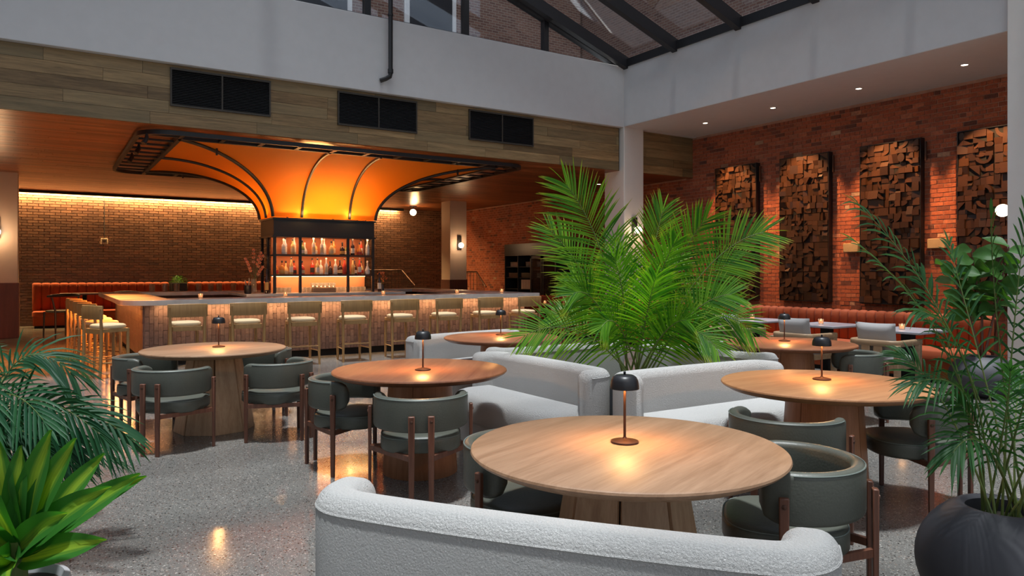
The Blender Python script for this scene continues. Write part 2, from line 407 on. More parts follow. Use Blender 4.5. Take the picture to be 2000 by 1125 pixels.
MB().bx(-4.6, 10.6, -4.10, -4.09, 1.0, 5.9).build('pane', M_glass, g3, smooth=False)
# columns
def column(x0, x1, y0, y1, z1, base, n_):
    c_ = struct(MB().bx(x0, x1, y0, y1, 0, z1).build('column_%d' % n_, M_colw if not base else M_cream, smooth=False, bevel=.012)); c_.name = 'trim_%d' % (9+n_)
    if base:
        MB().bx(x0-.015, x1+.015, y0-.015, y1+.015, 0, 1.25).build('wainscot', M_wains, c_, smooth=False, bevel=.004)
    return c_
column(10.76, 11.34, 12.08, 12.74, 6.0, 0, 1)
column(10.68, 11.3, 3.9, 4.48, 6.0, 0, 2)
column(10.8, 11.4, 20.3, 20.9, 3.76, 1, 3)
column(-1.1, -.48, 19.9, 20.5, 3.76, 1, 4)
# red brick wall (plane facing -X at X = 13.06)
bw = struct(MB().bx(13.056, 13.25, -4.2, 24.4, 0, 4.70).build('wall_right', M_mort, smooth=False))
panels = [10.82, 9.10, 7.33, 5.60]
def hidden(yc, zc):
    return zc < .95 or any(abs(yc-p) < .5 and .95 < zc < 3.8 for p in panels)
allb = []
row = 0; z = .005
while z < 4.70:
    head = (row % 6 == 5); L = .105 if head else .213
    yy = -1.0 - (row % 2)*L/2
    while yy < 24.0:
        ztop = z+.068
        if not (yy > 12.4 and z > 3.70) and ztop < 4.72:
            allb.append((yy+L/2, z+.034, L-.011))
        yy += L
    z += .0775; row += 1
cand = sorted([b_ for b_ in allb if b_[0] > 4.75 and not hidden(b_[0], b_[1]) and b_[1] > 1.1], key=lambda b_: b_[0]*.9 - .3*(b_[1] > 1.4))
sel = set(cand[:300])
m1 = MB().box((0, 0, 0), (.026, .202, .066)).build('brick', M_brick, bw, smooth=False, bevel=.004, seg=1)
m2 = MB().box((0, 0, 0), (.026, .094, .066)).build('brick', M_brick, bw, smooth=False, bevel=.004, seg=1)
used = {}
for b_ in sel:
    src = m1 if b_[2] > .15 else m2
    if src in used: o = src.copy(); COL.objects.link(o)
    else: o = src; used[src] = 1
    o.location = (13.060 - R.uniform(-.003, .006), b_[0], b_[1]); o.rotation_euler = (R.uniform(-.006, .006), 0, R.uniform(-.01, .01))
mb = MB()
for b_ in allb:
    if b_ in sel: continue
    d = R.uniform(-.003, .005); mb.box((13.060-d, b_[0], b_[1]), (.026, b_[2], .066))
o = mb.build('brickwork', M_brick, bw, smooth=False); o['kind'] = 'stuff'
for (yy, zz) in ((8.1, 1.96), (6.52, 1.99)):
    MB().box((12.99, yy, zz), (.13, .30, .17)).build('stone_block', M_stoneblk, bw, bevel=.01)
# dark brick back wall (facing -Y at Y = 24)
bk = struct(MB().bx(-6.2, 13.2, 24.02, 24.3, 0, 4).build('wall_back', M_dmort, smooth=False))
mb = MB(); row = 0; z = .006
while z < 3.74:
    x = -6 + (row % 2)*.13
    while x < 13.0:
        mb.box((x+.125, 24.008-R.uniform(0, .0015), z+.033), (.246, .03, .062)); x += .262
    z += .077; row += 1
o = mb.build('brickwork', M_dbrick, bk, smooth=False); o['kind'] = 'stuff'
# cove trim with LED strip over the back wall
t1 = struct(MB().bx(-6, 10.8, 23.80, 23.84, 3.67, 3.75).build('trim_6', M_dark, smooth=False))
MB().bx(-6, 10.8, 23.86, 23.88, 3.72, 3.74).build('led_strip', M_led, t1, smooth=False)
light('AREA', (2.4, 23.90, 3.71), 1150, (1, .60, .24), (2.4, 24.0, 2.6), size=16.5, size_y=.05)
# outdoor buildings seen through the glass
def uvbox(name, x0, x1, y0, y1, z0, z1, mat, parent=None):
    o = MB().bx(x0, x1, y0, y1, z0, z1).build(name, mat, parent, smooth=False); me = o.data
    uvl = me.uv_layers.new(name='UVMap')
    for p in me.polygons:
        for li in p.loop_indices:
            co = me.vertices[me.loops[li].vertex_index].co
            uvl.data[li].uv = ((co.y if abs(p.normal.x) > .5 else co.x), (co.z if abs(p.normal.z) < .5 else co.y))
    return o
ob = uvbox('brick_building', 15.5, 17, -2, 32, 0, 17, M_out)
tag(ob, 'tall red brick building beyond the sloping skylight panes', 'building')
ob2 = uvbox('brick_building', -8, 15.4, 19.5, 21, 4.2, 14, M_out)
tag(ob2, 'brick building with pale bands behind the upright glazing', 'building')
for (x0, x1, z0, z1) in ((1.5, 3.4, 7.6, 9.6), (5.4, 7.1, 7.6, 9.6), (9.0, 10.4, 7.9, 9.9)):
    f_ = MB().bx(x0-.15, x1+.15, 19.42, 19.52, z0-.15, z1+.15).build('window_surround', M_white, ob2, bevel=.01)
    MB().bx(x0, x1, 19.40, 19.44, z0, z1).build('pane', M_char, f_)
MB().bx(-8, 15.4, 19.40, 19.5, 6.9, 7.25).build('pale_band', M_white, ob2, bevel=.01)  # pale horizontal band along the outdoor building
# ---- glazing: upright gable window over the bar and the sloping skylight
XE, ZE, XR = 10.80, 6.07, 3.0; SL = .345; ZR = ZE + (XE-XR)*SL
def zr(x): return ZE + (XE-abs(x-XR)-XR)*SL
g1 = struct(empty('window_1'))
for x in (-3.1, -1.05, .9, 2.85, 4.83, 6.83, 8.72):
    MB().bx(x-.055, x+.055, 12.16, 12.30, 6.03, zr(x)-.1).build('mullion', M_frame, g1, smooth=False)
xs = [-4.7, -3.1, -1.05, .9, 2.85, 4.83, 6.83, 8.72, 10.75]
for a, b_ in zip(xs[:-1], xs[1:]):
    a1, b1 = a+.05, b_-.05; top = [(b1, zr(b1)-.1), (a1, zr(a1)-.1)]
    if a1 < XR < b1: top.insert(1, (XR, zr(XR)-.1))
    pts = [(a1, 6.04), (b1, 6.04)] + top; k = len(pts)
    MB().rings([[(p[0], 12.22, max(p[1], 6.045)) for p in pts], [(p[0], 12.235, max(p[1], 6.045)) for p in pts]]).build('pane', M_glass, g1, smooth=False)
for sx in (-1, 1):
    a, b_ = Vector((XR, 12.23, ZR-.1)), Vector((XR+sx*(XE-XR), 12.23, ZE-.02))
    d = b_-a; M = Matrix.Rotation(-math.atan2(d.z, d.x), 4, 'Y')
    MB().box(tuple((a+b_)/2), (d.length, .16, .14), M=M).build('rake_rail', M_frame, g1, smooth=False)
MB().bx(-4.7, 10.78, 12.14, 12.18, 6.03, 6.05).build('sill', M_frame, g1, smooth=False)
g2 = struct(empty('window_2'))
raf = [12.02, 10.55, 8.95, 7.35, 5.75, 4.15, 2.55, .95, -.65, -2.25, -3.85]
for sx in (-1, 1):
    for i, y in enumerate(raf):
        a, b_ = Vector((XR, y, ZR)), Vector((XR+sx*(XE-XR+.0), y, ZE)); d = b_-a
        M = Matrix.Rotation(-math.atan2(d.z, d.x), 4, 'Y')
        MB().box(tuple((a+b_)/2), (d.length, .13, .24), M=M).build('rafter', M_frame, g2, smooth=False)
        if i:
            y0 = raf[i-1]
            c_ = Vector((XR+sx*(XE-XR)/2, (y+y0)/2, (ZR+ZE)/2+.14))
            MB().box(tuple(c_), (d.length, y0-y-.13, .012), M=M).build('pane', M_glass, g2, smooth=False)
    MB().bx(XR+sx*(XE-XR)-.07, XR+sx*(XE-XR)+.07, -4, 12.1, 6.0, 6.17).build('eave_rail', M_frame, g2, smooth=False)
MB().bx(XR-.1, XR+.1, -4, 12.1, ZR-.1, ZR+.15).build('ridge_rail', M_frame, g2, smooth=False)

# ================================================================== FIXTURES ON WALLS AND CEILINGS
for i, x in enumerate((2.39, 5.04, 7.65)):
    v = tag(empty('air_vent', (x, 12.205, 4.345)), ('black louvred air vent in the timber beam, nearest the camera end', 'black louvred air vent in the middle of the timber beam below the pipe', 'black louvred air vent in the timber beam nearest the white column')[i], 'vent', 'louvred vents in the timber beam')
    MB().bx(-.75, .75, -.005, .02, -.29, .29).build('backing', M_dark, v, smooth=False)
    f_ = MB()
    for a in ((-.755, .755, .265, .295), (-.755, .755, -.295, -.265)): f_.bx(a[0], a[1], -.035, .0, a[2], a[3])
    for a in (-.755, -.012, .731): f_.bx(a, a+.024, -.034, .0, -.29, .29)
    f_.build('frame', M_vent, v, smooth=False)
    s_ = MB()
    for k in range(21):
        z = -.255+k*.0255; s_.box((0, -.018, z), (1.46, .022, .006), M=Matrix.Rotation(-.5, 4, 'X'))
    o = s_.build('louvre', M_black, v, smooth=False); o['kind'] = 'stuff'
p = tag(MB().tube([(5.18, 11.98, 8.1), (5.18, 11.98, 5.02), (5.17, 11.98, 4.97), (5.11, 12.02, 4.93), (5.03, 12.085, 4.90)], .04, 12).build('drain_pipe', M_black), 'black vertical pipe hanging down the white fascia with an elbow', 'pipe')
MB().lathe([(.05, 0), (.05, .07)], (5.18, 11.98, 5.03), 12).build('collar', M_black, p)
MB().lathe([(.05, 0), (.05, .03)], (5.18, 11.98, 6.05), 12).build('bracket', M_black, p)
for i, y in enumerate(panels):
    d = tag(MB().lathe([(.075, 0), (.075, -.006), (.05, -.008), (.045, .0)], (11.95, y-.0, 4.70), 24).build('downlight', M_white), 'recessed soffit downlight above the %s carved panel from the palm' % ORD[i], 'light', 'downlights in the white soffit')
    MB().lathe([(.046, -.004), (.03, -.007)], (11.95, y, 4.70), 20).build('lens', M_disc, d)
    light('SPOT', (11.95, y, 4.66), 520, (1, .50, .2), (12.97, y, 2.55), size=.03, angle=56, blend=.5)
d = tag(MB().lathe([(.075, 0), (.075, -.006), (.05, -.008), (.045, .0)], (11.97, 14.4, 3.75), 24).build('downlight', M_white), 'small recessed downlight in the wood ceiling beside the white column', 'light')
MB().lathe([(.046, -.004), (.03, -.007)], (11.97, 14.4, 3.75), 20).build('lens', M_disc, d)
light('SPOT', (11.97, 14.4, 3.72), 60, WARM, (11.97, 14.4, 0), size=.04, angle=100, blend=.8)
def sconce(loc, nrm, label):
    rz = math.atan2(nrm[1], nrm[0]) + PI/2
    s_ = tag(empty('wall_sconce', loc, rz), label, 'wall light')
    MB().box((0, -.02, 0), (.13, .04, .42)).build('backplate', M_black, s_, bevel=.006)
    MB().tube([(0, -.03, -.08), (0, -.08, -.08)], .015, 10).build('stem', M_black, s_)
    g_ = MB().lathe([(.085*math.sin(PI*k/12)+.0005, -.085*math.cos(PI*k/12)) for k in range(13)], (0, -.13, -.08), 20, False, False).build('globe', M_globe, s_)
    return s_
sconce((-.88, 19.885, 2.47), (0, -1), 'globe wall light on black plate beside the left frame edge')
sconce((11.12, 20.285, 2.42), (0, -1), 'globe wall light on black plate on the cream column behind the bar')
sconce((11.05, 12.07, 2.5), (0, -1), 'globe wall light on the white column, half hidden by palm fronds')
sconce((10.9, 4.495, 2.41), (0, 1), 'globe wall light on the near white column beside the fig')
for x, y, pw in ((-.9, 19.65, 22), (11.1, 20.05, 14), (11.05, 11.85, 6), (10.9, 4.75, 6)): light('POINT', (x, y, 2.36), pw, (1, .6, .3), size=.09)
c_ = tag(empty('ceiling_globe_lamp', (10.6, 22.6, 3.75)), 'bare globe lamp hanging close under the wood ceiling by the back wall', 'ceiling light')
MB().lathe([(.12, 0), (.12, -.02), (.02, -.03), (.02, -.12)], n=20).build('mount', M_black, c_)
MB().lathe([(.11*math.sin(PI*k/12)+.0005, -.22-.11*math.cos(PI*k/12)) for k in range(13)], n=20, cap0=False, cap1=False).build('globe', M_globe, c_)
light('POINT', (10.6, 22.45, 3.35), 30, (1, .55, .22), size=.1)
th = tag(MB().box((0, 0, 0), (.17, .05, .17)).build('wall_speaker_box', M_plasterbox, bevel=.01, loc=(1.48, 23.96, 2.38)), 'small beige box at the foot of a wall conduit', 'wall box')
MB().tube([(0, -.0, .08), (0, -.0, 1.2)], .012, 6).build('conduit', M_black, th)
MB().bx(-.05, .05, -.03, -.02, -.02, .04).build('grille', M_vent, th)

# ================================================================== CARVED WOOD PANELS
def unit_shape(kind):
    mb = MB()
    if kind == 0: mb.bx(0, 1, 0, 1, 0, 1)
    elif kind == 1: mb.add([(0,0,0),(1,0,0),(1,1,0),(0,1,0),(0,0,.25),(1,0,.25),(1,1,1),(0,1,1)], [(3,2,1,0),(4,5,6,7),(0,1,5,4),(1,2,6,5),(2,3,7,6),(3,0,4,7)])
    elif kind == 2: mb.add([(0,0,0),(1,0,0),(1,1,0),(0,1,0),(0,0,1),(1,0,.3),(1,1,.3),(0,1,1)], [(3,2,1,0),(4,5,6,7),(0,1,5,4),(1,2,6,5),(2,3,7,6),(3,0,4,7)])
    elif kind == 3:
        p = [(0, 0)] + [(math.cos(PI/2*k/6), math.sin(PI/2*k/6)) for k in range(7)]
        mb.rings([[(a, b_, 0) for a, b_ in p], [(a, b_, 1) for a, b_ in p]])
    elif kind == 4: mb.rings([[(0,0,0),(1,0,0),(0,1,0)], [(0,0,1),(1,0,1),(0,1,1)]])
    elif kind == 5:
        p = [(.5+.5*math.cos(2*PI*k/14), .5+.5*math.sin(2*PI*k/14)) for k in range(14)]
        mb.rings([[(a, b_, 0) for a, b_ in p], [(a, b_, 1) for a, b_ in p]])
    elif kind == 6:
        p = [(1, 0), (1, .22)] + [(1-.78*math.cos(PI/2*k/5), .22+.78*math.sin(PI/2*k/5)) for k in range(1, 6)] + [(1, 1)]
        p = [(0,0)] + [(math.cos(PI/2*k/6), math.sin(PI/2*k/6)) for k in range(7)] + [(.6*math.sin(PI/2*k/5)*0, .6-.6*k/5) for k in range(0)]
        q = [(math.cos(PI/2*k/6), math.sin(PI/2*k/6)) for k in range(7)] + [(.62*math.cos(PI/2*k/6), .62*math.sin(PI/2*k/6)) for k in range(6, -1, -1)]
        mb.rings([[(a, b_, 0) for a, b_ in q], [(a, b_, 1) for a, b_ in q]])
    return mb.build('wood_block', M_relief, None, smooth=False)
shapes = [unit_shape(k) for k in range(7)]
def split(x, y, w_, h, out, big=.20):
    if (w_ > big or h > big or (max(w_, h) > .15 and R.random() < .68)) and max(w_, h) > .10:
        if w_ > h: k = w_*R.uniform(.35, .65); split(x, y, k, h, out); split(x+k, y, w_-k, h, out)
        else: k = h*R.uniform(.35, .65); split(x, y, w_, k, out); split(x, y+k, w_, h-k, out)
    else: out.append((x, y, w_, h))
plab = ['carved wood relief panel partly behind the palm fronds', 'carved wood relief panel, second from the palm, fully lit between bricks', 'carved wood relief panel above the oak armchair with the large pillow', 'carved wood relief panel beside the near white column behind the fig leaves']
for i, yc in enumerate(panels):
    pn = tag(MB().bx(12.93, 13.03, yc-.55, yc+.55, .92, 3.84).build('carved_panel', M_dark, smooth=False), plab[i], 'wall art', 'carved wood relief panels on the brick wall')
    # frame edge
    f_ = MB()
    for (a, b_, c0, c1) in ((-.565, -.55, .905, 3.855), (.55, .565, .905, 3.855)): f_.bx(12.90, 13.03, yc+a, yc+b_, c0, c1)
    f_.bx(12.90, 13.03, yc-.55, yc+.55, .905, .92); f_.bx(12.90, 13.03, yc-.55, yc+.55, 3.84, 3.855)
    f_.build('edge_frame', M_black, pn, smooth=False)
    MB().bx(12.96, 12.99, yc-.63, yc-.60, 3.45, 3.78).build('hanging_bracket', M_bronze, pn, smooth=False)
    cells = []
    for gx in range(2):
        for gz in range(5): split(gx*.55+.005, gz*.584+.005, .54, .574, cells, .21)
    cells = cells[:300]
    for (cx, cz, w_, h) in cells:
        k = R.choices(range(7), (10, 3, 3, 3, 2, 1, 1.5))[0]
        o = shapes[k].copy(); COL.objects.link(o); o.parent = pn
        dp = R.choice((.015, .025, .035, .05, .07)) * R.uniform(.8, 1.2)
        q = R.randrange(4)
        # local (x,y,z) -> world (Y, Z, -X)
        base = Matrix(((0, 0, -1, 12.932), (-1, 0, 0, yc+.55-cx), (0, 1, 0, .92+cz), (0, 0, 0, 1)))
        S = Matrix.Translation((w_/2, h/2, 0)) @ Matrix.Diagonal((w_-.003, h-.003, dp, 1)) @ Matrix.Rotation(q*PI/2, 4, 'Z') @ Matrix.Translation((-.5, -.5, 0))
        o.matrix_local = base @ S
for s_ in shapes: bpy.data.objects.remove(s_)
# ================================================================== THE BAR
def slab(name, pts, z0, z1, mat, parent=None, bevel=.008):
    return MB().rings([[(a, b_, z0) for a, b_ in pts], [(a, b_, z1) for a, b_ in pts]]).build(name, mat, parent, bevel=bevel, ang=30)
def arc(cx, cy, r, a0, a1, n=8): return [(cx+r*math.cos(math.radians(a0+(a1-a0)*k/n)), cy+r*math.sin(math.radians(a0+(a1-a0)*k/n))) for k in range(n+1)]
bar = tag(empty('bar_counter', (0, 0, 0)), 'long bar with pale stone top, lit underside and tiled front', 'bar')
slab('countertop', arc(1.0+.5, 12.4+.5, .5, 180, 270) + arc(8.75-.08, 12.4+.08, .08, 270, 360, 3) + [(8.75, 13.12), (1.72, 13.12), (1.72, 17.4), (1.0, 17.4)], .975, 1.06, M_stone, bar)
slab('countertop', [(1.0, 17.42), (8.75, 17.42), (8.75, 18.0), (1.0, 18.0)], .975, 1.06, M_stone, bar)
slab('countertop', [(8.13, 13.14), (8.75, 13.14), (8.75, 17.4), (8.13, 17.4)], .975, 1.06, M_stone, bar)
MB().bx(1.33, 8.5, 12.72, 12.86, .12, .985).build('body_panel', M_grout, bar, smooth=False)
MB().bx(1.33, 1.47, 12.86, 17.9, .12, .985).build('body_panel', M_grout, bar, smooth=False)
MB().bx(8.36, 8.5, 12.86, 17.9, .12, .985).build('body_panel', M_grout, bar, smooth=False)
MB().bx(1.47, 8.36, 17.6, 17.75, .12, .985).build('body_panel', M_wains, bar, smooth=False)
MB().bx(1.38, 8.45, 12.77, 12.86, 0, .12).build('kick_plate', M_dark, bar, smooth=False)
MB().bx(1.38, 1.47, 12.86, 17.85, 0, .12).build('kick_plate', M_dark, bar, smooth=False)
tl = MB(); x = 1.34; i = 0
while x < 8.48:
    z = .12 - (i % 2)*.11
    while z < .98:
        a, b_ = max(z, .12), min(z+.22, .985)
        if b_-a > .02: tl.bx(x, x+.062, 12.705-R.uniform(0, .003), 12.722, a+.002, b_-.002)
        z += .223
    x += .066; i += 1
y = 12.74
while y < 17.88:
    z = .12 - (i % 2)*.11
    while z < .98:
        a, b_ = max(z, .12), min(z+.22, .985)
        if b_-a > .02: tl.bx(1.315-R.uniform(0, .003), 1.332, y, y+.062, a+.002, b_-.002)
        z += .223
    y += .066; i += 1
o = tl.build('wall_tile', M_tile, bar, smooth=False); o['kind'] = 'stuff'
MB().bx(1.6, 8.6, 12.60, 12.615, .972, .984).build('led_strip', M_led, bar, smooth=False)
MB().bx(1.20, 1.215, 13.0, 17.2, .972, .984).build('led_strip', M_led, bar, smooth=False)
light('AREA', (5.05, 12.60, .96), 60, (1, .58, .26), (5.05, 12.68, .3), size=7.1, size_y=.03)
light('AREA', (1.08, 15.0, .95), 55, (1, .30, .06), (.4, 15.0, .2), size=4.6, size_y=.04)
light('AREA', (1.2, 15.2, .96), 22, (1, .42, .12), (1.2, 15.2, .3), size=.03, size_y=4.4)
# inner workbench
wb = tag(empty('workbench', (0, 0, 0)), 'dark under-counter workbench inside the bar ring', 'counter')
MB().bx(1.75, 3.3, 13.14, 13.5, 0, .9).build('bench_body', M_dark, wb, smooth=False)
MB().bx(1.75, 3.3, 13.14, 13.5, .9, .93).build('bench_top', M_oak, wb, smooth=False)
light('AREA', (2.6, 13.16, 1.0), 6, (1, .5, .2), (2.6, 13.5, .9), size=1.5, size_y=.03)
# bar tower
TX0, TX1, TY0, TY1 = 3.775, 5.86, 14.4, 15.4
tw = tag(empty('bottle_tower', (0, 0, 0)), 'black framed bottle display tower rising from the middle of the bar', 'shelving')
MB().bx(3.55, 6.1, 14.2, 15.6, 0, 1.03).build('back_counter', M_dark, tw, smooth=False)
MB().bx(3.2, 6.45, 14.12, 15.7, 1.03, 1.08).build('counter_slab', M_stone, tw, bevel=.006)
for x in (3.80, 4.30, 5.29, 5.835):
    MB().bx(x-.025, x+.025, 14.40, 14.45, 1.08, 2.2).build('post', M_black, tw, smooth=False)
for x in (3.80, 5.835):
    for y in (14.9, 15.35): MB().bx(x-.025, x+.025, y, y+.05, 1.08, 2.2).build('post', M_black, tw, smooth=False)
for k, z in enumerate((1.44, 1.84)):
    MB().bx(3.80, 5.83, 14.42, 14.80, z-.025, z).build('shelf', M_black, tw, smooth=False)
    MB().bx(3.80, 5.83, 14.405, 14.425, z-.03, z+.01).build('shelf_rail', M_bronze, tw, smooth=False)
MB().bx(3.83, 5.80, 14.80, 14.84, 1.08, 2.2).build('back_panel', plain('lit_back_panel', (.50, .19, .08), .6), tw, smooth=False)
MB().bx(3.775, 5.86, 14.40, 15.4, 2.2, 2.56).build('header_box', M_header, tw, smooth=False, bevel=.006)
for z in (2.2, 2.545): MB().bx(3.75, 5.885, 14.375, 15.425, z-.012, z+.02).build('header_rail', M_black, tw, smooth=False)
MB().bx(3.84, 5.80, 14.77, 14.78, 1.40, 1.412).build('led_strip', M_led, tw, smooth=False)
light('AREA', (4.82, 14.5, 2.18), 9, (1, .45, .2), (4.82, 14.62, 1.9), size=1.9, size_y=.04)
light('AREA', (4.82, 14.5, 1.80), 8, (1, .45, .2), (4.82, 14.6, 1.5), size=1.9, size_y=.04)
light('AREA', (4.82, 14.62, 1.41), 13, (1, .55, .25), (4.82, 14.7, 1.1), size=1.9, size_y=.04)
# bottles
BG = [('clear', (.80, .78, .72)), ('amber', (.75, .30, .06)), ('pale gold', (.85, .62, .25)), ('red', (.55, .06, .03)), ('green', (.30, .42, .12)), ('dark', (.05, .02, .015)), ('blue-tinted', (.55, .62, .80))]
BMAT = {}
for nm, cc in BG:
    m, t, b = mk('bottle_' + nm.split()[0].replace('-', '_')); b.inputs['Base Color'].default_value = (*cc, 1); b.inputs['Roughness'].default_value = .08
    b.inputs['Transmission Weight'].default_value = 0; b.inputs['Alpha'].default_value = .72 if nm not in ('dark', 'red') else .95
    BMAT[nm] = m
LAB = {c_: plain('label_' + c_, v, .6) for c_, v in dict(white=(.75, .70, .62), cream=(.65, .50, .30), black=(.03, .03, .03), gold=(.6, .35, .10), red=(.5, .05, .03)).items()}
protoB = {}
def bottle(col, lab, form, loc, label, group=None, hh=1.0):
    key = (col, lab, form)
    if key in protoB: r = dup(protoB[key], loc, R.random()*6, label, group)
    else:
        r = empty('bottle', loc); tag(r, label, 'bottle', group)
        pr = [[(.036, 0), (.038, .01), (.038, .17), (.03, .20), (.014, .225), (.013, .285)],
              [(.044, 0), (.046, .01), (.048, .11), (.040, .15), (.014, .18), (.013, .235)],
              [(.034, 0), (.035, .01), (.035, .20), (.015, .255), (.013, .315)],
              [(.040, 0), (.050, .04), (.050, .09), (.022, .15), (.014, .17), (.014, .23)]][form]
        MB().lathe(pr, n=12).build('glass_body', BMAT[col], r)
        zt = pr[-1][1]; MB().lathe([(.016, zt-.01), (.017, zt+.025), (.012, zt+.03)], n=10).build('cap', LAB['black' if col != 'clear' else 'white'], r)
        zl = pr[2][1]*.25; rl = max(pr[1][0], pr[2][0])+.0015; MB().lathe([(rl, zl), (rl, zl+pr[2][1]*.55)], n=12, cap0=False, cap1=False).build('label_band', LAB[lab], r)
        protoB[key] = r
    r.scale = (1.08, 1.08, hh*1.06); return r
rows = {'upper': (1.84, [(3.86, 'clear', 'cream', 2), (4.0, 'clear', 'white', 0), (4.07, 'blue-tinted', 'white', 2), (4.18, 'pale gold', 'cream', 0), (4.25, 'clear', 'white', 2),
                 (4.37, 'green', 'white', 1), (4.46, 'clear', 'white', 3), (4.60, 'clear', 'cream', 2), (4.67, 'pale gold', 'white', 1), (4.77, 'clear', 'cream', 2), (4.86, 'clear', 'white', 0), (4.97, 'pale gold', 'cream', 1), (5.06, 'amber', 'cream', 0), (5.20, 'dark', 'gold', 1),
                 (5.36, 'green', 'white', 1), (5.43, 'dark', 'white', 0), (5.47, 'dark', 'black', 2), (5.58, 'amber', 'red', 3), (5.66, 'red', 'white', 2), (5.75, 'clear', 'white', 0)]),
        'lower': (1.44, [(3.88, 'amber', 'red', 1), (3.97, 'amber', 'gold', 1), (4.08, 'pale gold', 'cream', 3), (4.15, 'pale gold', 'white', 2), (4.24, 'red', 'black', 1), (4.37, 'red', 'cream', 1), (4.62, 'red', 'black', 0), (4.68, 'pale gold', 'white', 0),
                 (4.79, 'clear', 'white', 1), (4.86, 'clear', 'cream', 2), (4.99, 'dark', 'black', 1), (5.06, 'clear', 'white', 0), (5.20, 'dark', 'cream', 1), (5.25, 'red', 'red', 2), (5.36, 'amber', 'black', 1), (5.43, 'pale gold', 'gold', 2), (5.52, 'dark', 'white', 1), (5.58, 'red', 'white', 2), (5.66, 'pale gold', 'red', 1), (5.75, 'clear', 'white', 3)])}
for rn, (z, its) in rows.items():
    cnt = {}
    for x, col, lab, fm in its:
        bay = 'orchid-side bay' if x < 4.3 else ('middle bay' if x < 5.29 else 'far bay')
        cnt[bay] = cnt.get(bay, 0)+1
        bottle(col, lab, fm, (x, 14.52+.13*(sum(cnt.values()) % 2)+R.uniform(-.01, .01), z+.001), '%s bottle, %s label, %s tower shelf, %s in the %s' % (col, lab, rn, ORD[cnt[bay]-1], bay), 'bottles on the tower shelves', R.uniform(.92, 1.08))
gl0 = None
def tumbler(loc, label, group, sc_=1.0, name='drinking_glass', cat='glass'):
    global gl0
    if gl0 is None:
        gl0 = MB().lathe([(.030, 0), (.036, .005), (.040, .11), (.036, .11), (.028, .012), (.001, .010)], n=10, cap1=False).build('drinking_glass', M_clear)
        gl0.location = loc; tag(gl0, label, cat, group); o = gl0
    else:
        o = gl0.copy(); COL.objects.link(o); o.location = loc; tag(o, label, cat, group)
    o.scale = (sc_, sc_, sc_); return o
kk = 0
for cx, n_, zz, nm in ((4.0, 4, 0, 'orchid-side bay'), (4.50, 4, 0, 'middle bay, low group'), (4.82, 6, .09, 'middle bay on a riser'), (5.14, 4, 0, 'middle bay beyond the riser'), (5.56, 4, 0, 'far bay')):
    if zz: tag(MB().bx(cx-.24, cx+.24, 14.5, 14.7, 1.081, 1.081+zz).build('glass_riser', M_oak, bevel=.003), 'low wooden riser under the middle glasses in the tower', 'riser')
    for r_ in range(2):
        for q in range(n_):
            tumbler((cx+(q-(n_-1)/2)*.085, 14.55+r_*.09, 1.082+zz), 'clear tumbler in the %s, %s in %s row' % (nm, ORD[q], ('front', 'rear')[r_]), 'glasses on the tower bottom shelf', .95)
# canopy
Z1, Z0 = 3.66, 2.58
IX0, IX1, IY0, IY1 = 1.86, 7.80, 12.72, 17.25
OX0, OX1, OY0, OY1 = 1.22, 8.40, 12.32, 17.75
can = tag(empty('bar_canopy', (0, 0, 0)), 'flared orange fabric canopy with black ribs above the bottle tower', 'canopy')
cx, cy = (TX0+TX1)/2, (TY0+TY1)/2
def cpt(u, side, t_):                    # u along side 0..1, t_ 0 bottom..1 top
    A = [(TX0, TY0), (TX1, TY0), (TX1, TY1), (TX0, TY1)]; B = [(IX0, IY0), (IX1, IY0), (IX1, IY1), (IX0, IY1)]
    a0, a1 = A[side], A[(side+1) % 4]; b0, b1 = B[side], B[(side+1) % 4]
    p = (a0[0]+(a1[0]-a0[0])*u, a0[1]+(a1[1]-a0[1])*u)
    if side % 2 == 0: u = u/.27*.416 if u < .27 else (.416+(u-.27)/.46*.163 if u < .73 else .579+(u-.73)/.27*.421)
    q = (b0[0]+(b1[0]-b0[0])*u, b0[1]+(b1[1]-b0[1])*u)
    th_ = t_*PI/2; k = (1-math.cos(th_)); k = k*.92 + .08*t_
    zz = Z0+(Z1-Z0)*(math.sin(th_)**.92)
    return (p[0]+(q[0]-p[0])*k, p[1]+(q[1]-p[1])*k, zz)
for s_ in range(4):
    nu, nt_ = 24, 24
    vs = [cpt(i/nu, s_, j/nt_) for j in range(nt_+1) for i in range(nu+1)]
    fs = [(j*(nu+1)+i, j*(nu+1)+i+1, (j+1)*(nu+1)+i+1, (j+1)*(nu+1)+i) for j in range(nt_) for i in range(nu)]
    MB().add(vs, fs).build('fabric_panel', M_canopy, can)
def rib(u, s_, r_=.028):
    pts = []
    for j in range(25):
        p = Vector(cpt(u, s_, j/24)); o_ = Vector((p.x-cx, p.y-cy, 0)).normalized()*.02
        pts.append(p+o_-Vector((0, 0, .02*j/24)))
    MB().tube(pts, r_, 8).build('rib', M_black, can)
for s_ in range(4): rib(0, s_, .032)
for s_ in (0, 2):
    for u in (.27, .73): rib(u, s_)
for s_ in (1, 3): rib(.5, s_)
def ro(r, x0, x1, y0, y1): return arc(x1-r, y1-r, r, 0, 90, 6)+arc(x0+r, y1-r, r, 90, 180, 6)+arc(x0+r, y0+r, r, 180, 270, 6)+arc(x1-r, y0+r, r, 270, 360, 6)
